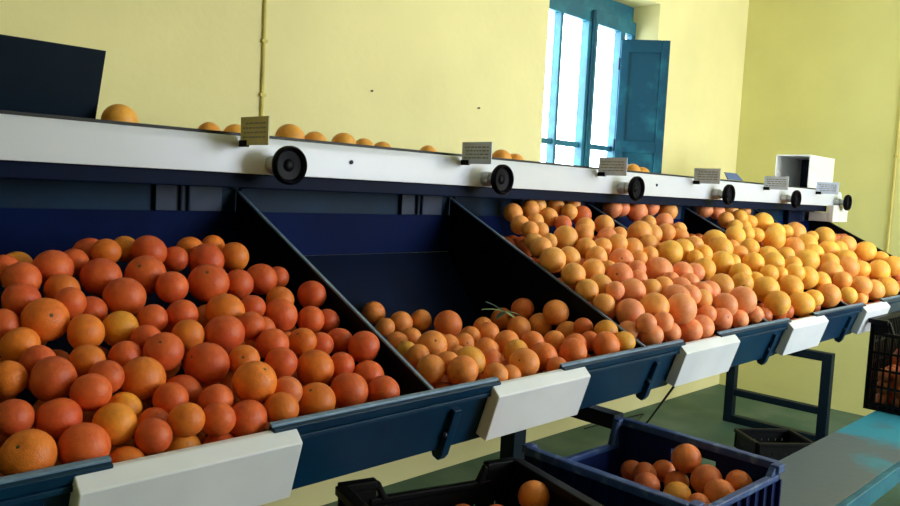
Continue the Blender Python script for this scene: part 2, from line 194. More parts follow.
(2.5419, 1.3535, 1.2525, 0.0425, 'p3', None, 'pinkish orange in the third bin, fourth row up from the lip, sixth from left', 'oranges heaped in the third bin'),
(2.6195, 1.3464, 1.2519, 0.0378, 'p3', None, 'pinkish orange in the third bin, third row up from the lip, ninth from left', 'oranges heaped in the third bin'),
(2.6967, 1.348, 1.2632, 0.0427, 'y3', None, 'golden yellow orange in the third bin, third row up from the lip, tenth from left', 'oranges heaped in the third bin'),
(2.3885, 1.274, 1.2195, 0.0384, 'p3', None, 'pinkish orange in the third bin, second row up from the lip, fourth from left', 'oranges heaped in the third bin'),
(2.3444, 1.216, 1.2061, 0.038, 'p3', None, 'pinkish orange in the third bin, second row up from the lip, fifth from left', 'oranges heaped in the third bin'),
(2.4968, 1.2982, 1.2309, 0.0344, 'p3', None, 'pinkish orange in the third bin, third row up from the lip, eighth from left', 'oranges heaped in the third bin'),
(2.2624, 1.2187, 1.2, 0.0469, 'p3', None, 'pinkish orange in the third bin, second row up from the lip, third from left', 'oranges heaped in the third bin'),
(2.1926, 1.1608, 1.1803, 0.0488, 'p3', None, 'pinkish orange in the third bin, front row against the lip, eighth from left', 'oranges heaped in the third bin'),
(2.4748, 1.2392, 1.2057, 0.0355, 'p3', None, 'pinkish orange in the third bin, second row up from the lip, sixth from left', 'oranges heaped in the third bin'),
(2.415, 1.2091, 1.1874, 0.0361, 'o3', None, 'orange-skinned orange in the third bin, front row against the lip, tenth from left', 'oranges heaped in the third bin'),
(2.5467, 1.2501, 1.2017, 0.0395, 'p3', None, 'pinkish orange in the third bin, second row up from the lip, seventh from left', 'oranges heaped in the third bin'),
(2.6614, 1.2618, 1.2133, 0.0449, 'o3', None, 'orange-skinned orange in the third bin, second row up from the lip, eighth from left', 'oranges heaped in the third bin'),
(2.5087, 1.1714, 1.1664, 0.0436, 'p3', None, 'pinkish orange in the third bin, front row against the lip, fourteenth from left', 'oranges heaped in the third bin'),
(2.4423, 1.1501, 1.1287, 0.0381, 'p3', [-0.33, -0.87, 0.36], 'pinkish orange in the third bin, front row against the lip, thirteenth from left', 'oranges heaped in the third bin'),
(2.5691, 1.1461, 1.1191, 0.0341, 'p3', None, 'pinkish orange in the third bin, front row against the lip, fifteenth from left', 'oranges heaped in the third bin'),
(2.6218, 1.1613, 1.1782, 0.049, 'p3', None, 'pinkish orange in the third bin, front row against the lip, sixteenth from left', 'oranges heaped in the third bin'),
(2.6821, 1.1459, 1.1271, 0.0339, 'p3', None, 'pinkish orange in the third bin, front row against the lip, seventeenth from left', 'oranges heaped in the third bin'),
(2.3178, 1.1532, 1.1127, 0.0412, 'p3', None, 'pinkish orange in the third bin, front row against the lip, eleventh from left', 'oranges heaped in the third bin'),
(2.2393, 1.1518, 1.1087, 0.0398, 'p3', None, 'pinkish orange in the third bin, front row against the lip, ninth from left', 'oranges heaped in the third bin'),
(2.1065, 1.145, 1.1187, 0.0327, 'p3', None, 'pinkish orange in the third bin, front row against the lip, seventh from left', 'oranges heaped in the third bin'),
(2.057, 1.1424, 1.1546, 0.0304, 'p3', None, 'pinkish orange in the third bin, front row against the lip, sixth from left', 'oranges heaped in the third bin'),
(1.9614, 1.1415, 1.159, 0.0295, 'p3', None, 'pinkish orange in the third bin, front row against the lip, third from left', 'oranges heaped in the third bin'),
(2.0067, 1.1484, 1.117, 0.0346, 'p3', None, 'pinkish orange in the third bin, front row against the lip, fourth from left', 'oranges heaped in the third bin'),
(1.9432, 1.1889, 1.1315, 0.03, 'p3', None, 'pinkish orange in the third bin, front row against the lip, first from left', 'oranges heaped in the third bin'),
(2.3789, 1.1701, 1.1468, 0.0329, 'p3', None, 'pinkish orange in the third bin, front row against the lip, twelfth from left', 'oranges heaped in the third bin'),
(2.786, 1.8155, 1.4627, 0.0413, 'p3', None, 'pinkish orange in the fourth bin, rearmost row under the rail, first from left', 'oranges heaped in the fourth bin'),
(2.8621, 1.8234, 1.4658, 0.0376, 'p3', None, 'pinkish orange in the fourth bin, rearmost row under the rail, second from left', 'oranges heaped in the fourth bin'),
(2.9382, 1.7917, 1.4517, 0.047, 'p3', None, 'pinkish orange in the fourth bin, tenth row up from the lip, first from left', 'oranges heaped in the fourth bin'),
(3.106, 1.83, 1.4743, 0.042, 'p3', None, 'pinkish orange in the fourth bin, rearmost row under the rail, third from left', 'oranges heaped in the fourth bin'),
(3.2239, 1.8089, 1.4595, 0.0452, 'o3', None, 'orange-skinned orange in the fourth bin, tenth row up from the lip, second from left', 'oranges heaped in the fourth bin'),
(2.8719, 1.696, 1.4087, 0.0346, 'o3', None, 'orange-skinned orange in the fourth bin, ninth row up from the lip, first from left', 'oranges heaped in the fourth bin'),
(3.0242, 1.7096, 1.4148, 0.0403, 'p3', None, 'pinkish orange in the fourth bin, ninth row up from the lip, second from left', 'oranges heaped in the fourth bin'),
(2.6741, 1.6133, 1.3765, 0.0491, 'o3', None, 'orange-skinned orange in the third bin, eighth row up from the lip, fifth from left', 'oranges heaped in the third bin'),
(2.7695, 1.6144, 1.372, 0.0416, 'o3', None, 'orange-skinned orange in the fourth bin, eighth row up from the lip, first from left', 'oranges heaped in the fourth bin'),
(2.8901, 1.6215, 1.3769, 0.0386, 'o3', None, 'orange-skinned orange in the fourth bin, eighth row up from the lip, second from left', 'oranges heaped in the fourth bin'),
(3.0368, 1.644, 1.3853, 0.0333, 'o3', None, 'orange-skinned orange in the fourth bin, eighth row up from the lip, third from left', 'oranges heaped in the fourth bin'),
(2.9581, 1.5945, 1.3601, 0.0387, 'o3', None, 'orange-skinned orange in the fourth bin, seventh row up from the lip, first from left', 'oranges heaped in the fourth bin'),
(2.9491, 1.5255, 1.3331, 0.0383, 'o3', None, 'orange-skinned orange in the fourth bin, sixth row up from the lip, second from left', 'oranges heaped in the fourth bin'),
(2.8868, 1.4534, 1.3031, 0.0393, 'y3', [-0.92, -0.14, 0.37], 'golden yellow orange in the fourth bin, fifth row up from the lip, second from left', 'oranges heaped in the fourth bin'),
(3.1847, 1.5546, 1.3442, 0.0517, 'y3', None, 'golden yellow orange in the fourth bin, seventh row up from the lip, second from left', 'oranges heaped in the fourth bin'),
(3.1118, 1.49, 1.3169, 0.0525, 'y3', None, 'golden yellow orange in the fourth bin, sixth row up from the lip, third from left', 'oranges heaped in the fourth bin'),
(3.4549, 1.59, 1.361, 0.0479, 'y3', None, 'golden yellow orange in the fourth bin, seventh row up from the lip, third from left', 'oranges heaped in the fourth bin'),
(3.6163, 1.6677, 1.3923, 0.0399, 'y3', None, 'golden yellow orange in the fifth bin, eighth row up from the lip, first from left', 'oranges heaped in the fifth bin'),
(3.6179, 1.83, 1.4694, 0.0412, 'p3', None, 'pinkish orange in the fifth bin, rearmost row under the rail, first from left', 'oranges heaped in the fifth bin'),
(3.7241, 1.8193, 1.4642, 0.042, 'p3', None, 'pinkish orange in the fifth bin, rearmost row under the rail, second from left', 'oranges heaped in the fifth bin'),
(3.8777, 1.83, 1.4736, 0.0486, 'o3', None, 'orange-skinned orange in the fifth bin, rearmost row under the rail, third from left', 'oranges heaped in the fifth bin'),
(4.054, 1.83, 1.4712, 0.039, 'o3', None, 'orange-skinned orange in the fifth bin, rearmost row under the rail, fourth from left', 'oranges heaped in the fifth bin'),
(3.6588, 1.7354, 1.4264, 0.0409, 'o3', None, 'orange-skinned orange in the fifth bin, ninth row up from the lip, first from left', 'oranges heaped in the fifth bin'),
(3.8385, 1.7506, 1.4369, 0.0425, 'y3', None, 'golden yellow orange in the fifth bin, tenth row up from the lip, first from left', 'oranges heaped in the fifth bin'),
(4.0148, 1.7064, 1.4128, 0.0569, 'y3', None, 'golden yellow orange in the fifth bin, ninth row up from the lip, third from left', 'oranges heaped in the fifth bin'),
(3.9096, 1.7262, 1.4186, 0.0372, 'y3', None, 'golden yellow orange in the fifth bin, ninth row up from the lip, second from left', 'oranges heaped in the fifth bin'),
(3.7242, 1.6698, 1.3969, 0.0332, 'y3', None, 'golden yellow orange in the fifth bin, eighth row up from the lip, second from left', 'oranges heaped in the fifth bin'),
(3.5995, 1.5989, 1.3686, 0.0371, 'y3', None, 'golden yellow orange in the fifth bin, seventh row up from the lip, first from left', 'oranges heaped in the fifth bin'),
(3.6973, 1.5958, 1.3636, 0.0377, 'y3', None, 'golden yellow orange in the fifth bin, seventh row up from the lip, second from left', 'oranges heaped in the fifth bin'),
(3.3869, 1.4877, 1.317, 0.0418, 'y3', None, 'golden yellow orange in the fourth bin, sixth row up from the lip, fifth from left', 'oranges heaped in the fourth bin'),
(3.8015, 1.5541, 1.347, 0.056, 'y3', None, 'golden yellow orange in the fifth bin, seventh row up from the lip, third from left', 'oranges heaped in the fifth bin'),
(3.9763, 1.6203, 1.3752, 0.0478, 'y3', None, 'golden yellow orange in the fifth bin, eighth row up from the lip, third from left', 'oranges heaped in the fifth bin'),
(3.2497, 1.5028, 1.3218, 0.0316, 'o3', None, 'orange-skinned orange in the fourth bin, sixth row up from the lip, fourth from left', 'oranges heaped in the fourth bin'),
(3.2029, 1.4504, 1.2955, 0.0397, 'o3', None, 'orange-skinned orange in the fourth bin, fifth row up from the lip, third from left', 'oranges heaped in the fourth bin'),
(2.9489, 1.4026, 1.2719, 0.0494, 'y3', None, 'golden yellow orange in the fourth bin, fourth row up from the lip, first from left', 'oranges heaped in the fourth bin'),
(3.0293, 1.398, 1.2743, 0.0337, 'y3', None, 'golden yellow orange in the fourth bin, fourth row up from the lip, second from left', 'oranges heaped in the fourth bin'),
(2.7872, 1.4336, 1.2935, 0.0322, 'y3', None, 'golden yellow orange in the fourth bin, fifth row up from the lip, first from left', 'oranges heaped in the fourth bin'),
(3.1778, 1.3766, 1.2676, 0.0456, 'y3', None, 'golden yellow orange in the fourth bin, fourth row up from the lip, third from left', 'oranges heaped in the fourth bin'),
(3.4373, 1.4252, 1.2826, 0.0483, 'y3', None, 'golden yellow orange in the fourth bin, fifth row up from the lip, fourth from left', 'oranges heaped in the fourth bin'),
(3.3614, 1.3673, 1.2628, 0.0496, 'y3', None, 'golden yellow orange in the fourth bin, fourth row up from the lip, fourth from left', 'oranges heaped in the fourth bin'),
(3.6291, 1.4223, 1.2855, 0.0384, 'y3', None, 'golden yellow orange in the fifth bin, fifth row up from the lip, first from left', 'oranges heaped in the fifth bin'),
(3.872, 1.4867, 1.3122, 0.0508, 'o3', None, 'orange-skinned orange in the fifth bin, sixth row up from the lip, first from left', 'oranges heaped in the fifth bin'),
(4.2265, 1.6197, 1.3744, 0.0554, 'o3', None, 'orange-skinned orange in the fifth bin, eighth row up from the lip, fifth from left', 'oranges heaped in the fifth bin'),
(4.097, 1.6206, 1.3748, 0.0407, 'y3', None, 'golden yellow orange in the fifth bin, eighth row up from the lip, fourth from left', 'oranges heaped in the fifth bin'),
(2.9357, 1.3193, 1.2404, 0.0426, 'y3', None, 'golden yellow orange in the fourth bin, third row up from the lip, first from left', 'oranges heaped in the fourth bin'),
(2.8326, 1.2624, 1.2136, 0.041, 'y3', [-0.82, -0.57, -0.12], 'golden yellow orange in the fourth bin, second row up from the lip, first from left', 'oranges heaped in the fourth bin'),
(3.0222, 1.2929, 1.2113, 0.0363, 'y3', None, 'golden yellow orange in the fourth bin, third row up from the lip, second from left', 'oranges heaped in the fourth bin'),
(2.9708, 1.2296, 1.1873, 0.0513, 'y3', None, 'golden yellow orange in the fourth bin, second row up from the lip, second from left', 'oranges heaped in the fourth bin'),
(3.1633, 1.3011, 1.231, 0.0383, 'y3', None, 'golden yellow orange in the fourth bin, third row up from the lip, third from left', 'oranges heaped in the fourth bin'),
(3.2609, 1.2938, 1.2277, 0.0304, 'y3', None, 'golden yellow orange in the fourth bin, third row up from the lip, fourth from left', 'oranges heaped in the fourth bin'),
(3.2088, 1.2306, 1.1829, 0.0518, 'y3', None, 'golden yellow orange in the fourth bin, second row up from the lip, third from left', 'oranges heaped in the fourth bin'),
(2.9173, 1.1599, 1.1479, 0.0479, 'y3', None, 'golden yellow orange in the fourth bin, front row against the lip, first from left', 'oranges heaped in the fourth bin'),
(3.1589, 1.1636, 1.1272, 0.0516, 'y3', None, 'golden yellow orange in the fourth bin, front row against the lip, second from left', 'oranges heaped in the fourth bin'),
(3.2443, 1.1511, 1.1447, 0.0391, 'y3', None, 'golden yellow orange in the fourth bin, front row against the lip, third from left', 'oranges heaped in the fourth bin'),
(3.4998, 1.3397, 1.2502, 0.0415, 'y3', None, 'golden yellow orange in the fourth bin, third row up from the lip, fifth from left', 'oranges heaped in the fourth bin'),
(3.3383, 1.2658, 1.2321, 0.0403, 'y3', None, 'golden yellow orange in the fourth bin, second row up from the lip, fourth from left', 'oranges heaped in the fourth bin'),
(3.4196, 1.2455, 1.2096, 0.0491, 'y3', None, 'golden yellow orange in the fourth bin, second row up from the lip, fifth from left', 'oranges heaped in the fourth bin'),
(3.5019, 1.2166, 1.1943, 0.0422, 'y3', None, 'golden yellow orange in the fourth bin, second row up from the lip, sixth from left', 'oranges heaped in the fourth bin'),
(3.7358, 1.3663, 1.2603, 0.0558, 'y3', None, 'golden yellow orange in the fifth bin, fourth row up from the lip, first from left', 'oranges heaped in the fifth bin'),
(3.9623, 1.4248, 1.2826, 0.051, 'y3', None, 'golden yellow orange in the fifth bin, fifth row up from the lip, second from left', 'oranges heaped in the fifth bin'),
(4.2347, 1.4449, 1.2923, 0.0538, 'y3', None, 'golden yellow orange in the fifth bin, fifth row up from the lip, third from left', 'oranges heaped in the fifth bin'),
(4.0935, 1.5043, 1.3224, 0.0532, 'y3', None, 'golden yellow orange in the fifth bin, sixth row up from the lip, second from left', 'oranges heaped in the fifth bin'),
(3.9473, 1.3379, 1.2514, 0.0455, 'y3', None, 'golden yellow orange in the fifth bin, third row up from the lip, first from left', 'oranges heaped in the fifth bin'),
(3.782, 1.2723, 1.213, 0.055, 'o3', None, 'orange-skinned orange in the fifth bin, second row up from the lip, first from left', 'oranges heaped in the fifth bin'),
(3.4479, 1.1639, 1.1428, 0.0519, 'o3', None, 'orange-skinned orange in the fourth bin, front row against the lip, fourth from left', 'oranges heaped in the fourth bin'),
(4.4964, 1.5654, 1.3499, 0.058, 'y3', None, 'golden yellow orange in the last bin, rearmost row under the rail, first from left', 'oranges heaped in the last bin'),
(4.3177, 1.5641, 1.3515, 0.0336, 'y3', None, 'golden yellow orange in the fifth bin, seventh row up from the lip, fourth from left', 'oranges heaped in the fifth bin'),
(4.5971, 1.4791, 1.3118, 0.052, 'o3', None, 'orange-skinned orange in the last bin, fourth row up from the lip, second from left', 'oranges heaped in the last bin'),
(4.6661, 1.4036, 1.2816, 0.058, 'y3', None, 'golden yellow orange in the last bin, third row up from the lip, first from left', 'oranges heaped in the last bin'),
(4.7382, 1.3444, 1.2432, 0.0459, 'y3', None, 'golden yellow orange in the last bin, second row up from the lip, first from left', 'oranges heaped in the last bin'),
(4.6815, 1.2621, 1.2153, 0.0567, 'y3', None, 'golden yellow orange in the last bin, front row against the lip, first from left', 'oranges heaped in the last bin'),
(4.3962, 1.4541, 1.2904, 0.0495, 'y3', None, 'golden yellow orange in the last bin, fourth row up from the lip, first from left', 'oranges heaped in the last bin'),
(4.2162, 1.3519, 1.2571, 0.0505, 'y3', None, 'golden yellow orange in the fifth bin, fourth row up from the lip, second from left', 'oranges heaped in the fifth bin'),
(4.0504, 1.2915, 1.2267, 0.0559, 'o3', None, 'orange-skinned orange in the fifth bin, third row up from the lip, second from left', 'oranges heaped in the fifth bin'),
(4.1855, 1.2694, 1.2167, 0.0442, 'y3', None, 'golden yellow orange in the fifth bin, second row up from the lip, second from left', 'oranges heaped in the fifth bin'),
(4.3061, 1.2241, 1.2079, 0.0553, 'y3', None, 'golden yellow orange in the fifth bin, second row up from the lip, third from left', 'oranges heaped in the fifth bin'),
(3.726, 1.2021, 1.1915, 0.0402, 'o3', None, 'orange-skinned orange in the fifth bin, front row against the lip, first from left', 'oranges heaped in the fifth bin'),
(3.843, 1.1595, 1.1643, 0.0474, 'o3', None, 'orange-skinned orange in the fifth bin, front row against the lip, fourth from left', 'oranges heaped in the fifth bin'),
(4.043, 1.1624, 1.1332, 0.0504, 'o3', None, 'orange-skinned orange in the fifth bin, front row against the lip, fifth from left', 'oranges heaped in the fifth bin'),
(4.2563, 1.1674, 1.1314, 0.0554, 'y3', None, 'golden yellow orange in the fifth bin, front row against the lip, sixth from left', 'oranges heaped in the fifth bin'),
(3.6582, 1.152, 1.1317, 0.04, 'y3', None, 'golden yellow orange in the fifth bin, front row against the lip, second from left', 'oranges heaped in the fifth bin'),
(3.7983, 1.1434, 1.1045, 0.0314, 'o3', None, 'orange-skinned orange in the fifth bin, front row against the lip, third from left', 'oranges heaped in the fifth bin'),
(0.7476, 1.815, 1.624, 0.041, 'g', None, 'orange on the belt behind the white rail, first from the black hopper', 'oranges on the conveyor belt'),
(1.0107, 1.8945, 1.617, 0.034, 'g', None, 'orange on the belt behind the white rail, second from the black hopper', 'oranges on the conveyor belt'),
(1.071, 1.8688, 1.617, 0.034, 'g', None, 'orange on the belt behind the white rail, third from the black hopper', 'oranges on the conveyor belt'),
(1.2044, 1.815, 1.623, 0.04, 'g', None, 'orange on the belt behind the white rail, fourth from the black hopper', 'oranges on the conveyor belt'),
(1.2904, 1.8201, 1.617, 0.034, 'g', None, 'orange on the belt behind the white rail, fifth from the black hopper', 'oranges on the conveyor belt'),
(1.3918, 1.8227, 1.62, 0.037, 'g', None, 'orange on the belt behind the white rail, sixth from the black hopper', 'oranges on the conveyor belt'),
(1.5185, 1.8868, 1.617, 0.034, 'g', None, 'orange on the belt behind the white rail, seventh from the black hopper', 'oranges on the conveyor belt'),
(1.6314, 1.9355, 1.617, 0.034, 'g', None, 'orange on the belt behind the white rail, eighth from the black hopper', 'oranges on the conveyor belt'),
(1.822, 1.9226, 1.617, 0.034, 'g', None, 'orange on the belt behind the white rail, ninth from the black hopper', 'oranges on the conveyor belt'),
(2.073, 1.8176, 1.62, 0.037, 'g', None, 'orange on the belt behind the white rail, tenth from the black hopper', 'oranges on the conveyor belt'),
(2.1585, 1.8253, 1.616, 0.033, 'g', None, 'orange on the belt behind the white rail, eleventh from the black hopper', 'oranges on the conveyor belt'),
(2.9448, 1.8329, 1.62, 0.037, 'g', None, 'orange on the belt behind the white rail, twelfth from the black hopper', 'oranges on the conveyor belt'),
(3.1159, 1.8868, 1.617, 0.034, 'g', None, 'orange on the belt behind the white rail, thirteenth from the black hopper', 'oranges on the conveyor belt'),
(1.8563, 1.0922, 0.7677, 0.031, 'm', None, 'red-orange orange lying in the blue crate, first from left', 'oranges in the blue crate'),
(1.8309, 1.0378, 0.7799, 0.0322, 'm', None, 'red-orange orange lying in the blue crate, second from left', 'oranges in the blue crate'),
(1.7792, 1.0007, 0.7749, 0.0336, 'p', None, 'pinkish orange lying in the blue crate, third from left', 'oranges in the blue crate'),
(1.894, 1.0186, 0.7811, 0.031, 'm', None, 'red-orange orange lying in the blue crate, fourth from left', 'oranges in the blue crate'),
(1.8651, 0.9637, 0.7689, 0.0341, 'm', None, 'orange-skinned orange lying in the blue crate, fifth from left', 'oranges in the blue crate'),
(1.7786, 0.9153, 0.773, 0.0363, 'y', None, 'golden yellow orange lying in the blue crate, sixth from left', 'oranges in the blue crate'),
(1.8858, 0.952, 0.8361, 0.0392, 'm', None, 'orange-skinned orange lying in the blue crate, seventh from left', 'oranges in the blue crate'),
(1.7571, 0.8459, 0.7752, 0.031, 'm', None, 'orange-skinned orange lying in the blue crate, eighth from left', 'oranges in the blue crate'),
(1.8686, 0.8849, 0.8028, 0.04, 'm', None, 'orange-skinned orange lying in the blue crate, ninth from left', 'oranges in the blue crate'),
(1.8201, 0.8251, 0.7934, 0.04, 'm', None, 'orange-skinned orange lying in the blue crate, tenth from left', 'oranges in the blue crate'),
(1.8907, 0.8092, 0.8097, 0.0343, 'm', None, 'red-orange orange lying in the blue crate, eleventh from left', 'oranges in the blue crate')]
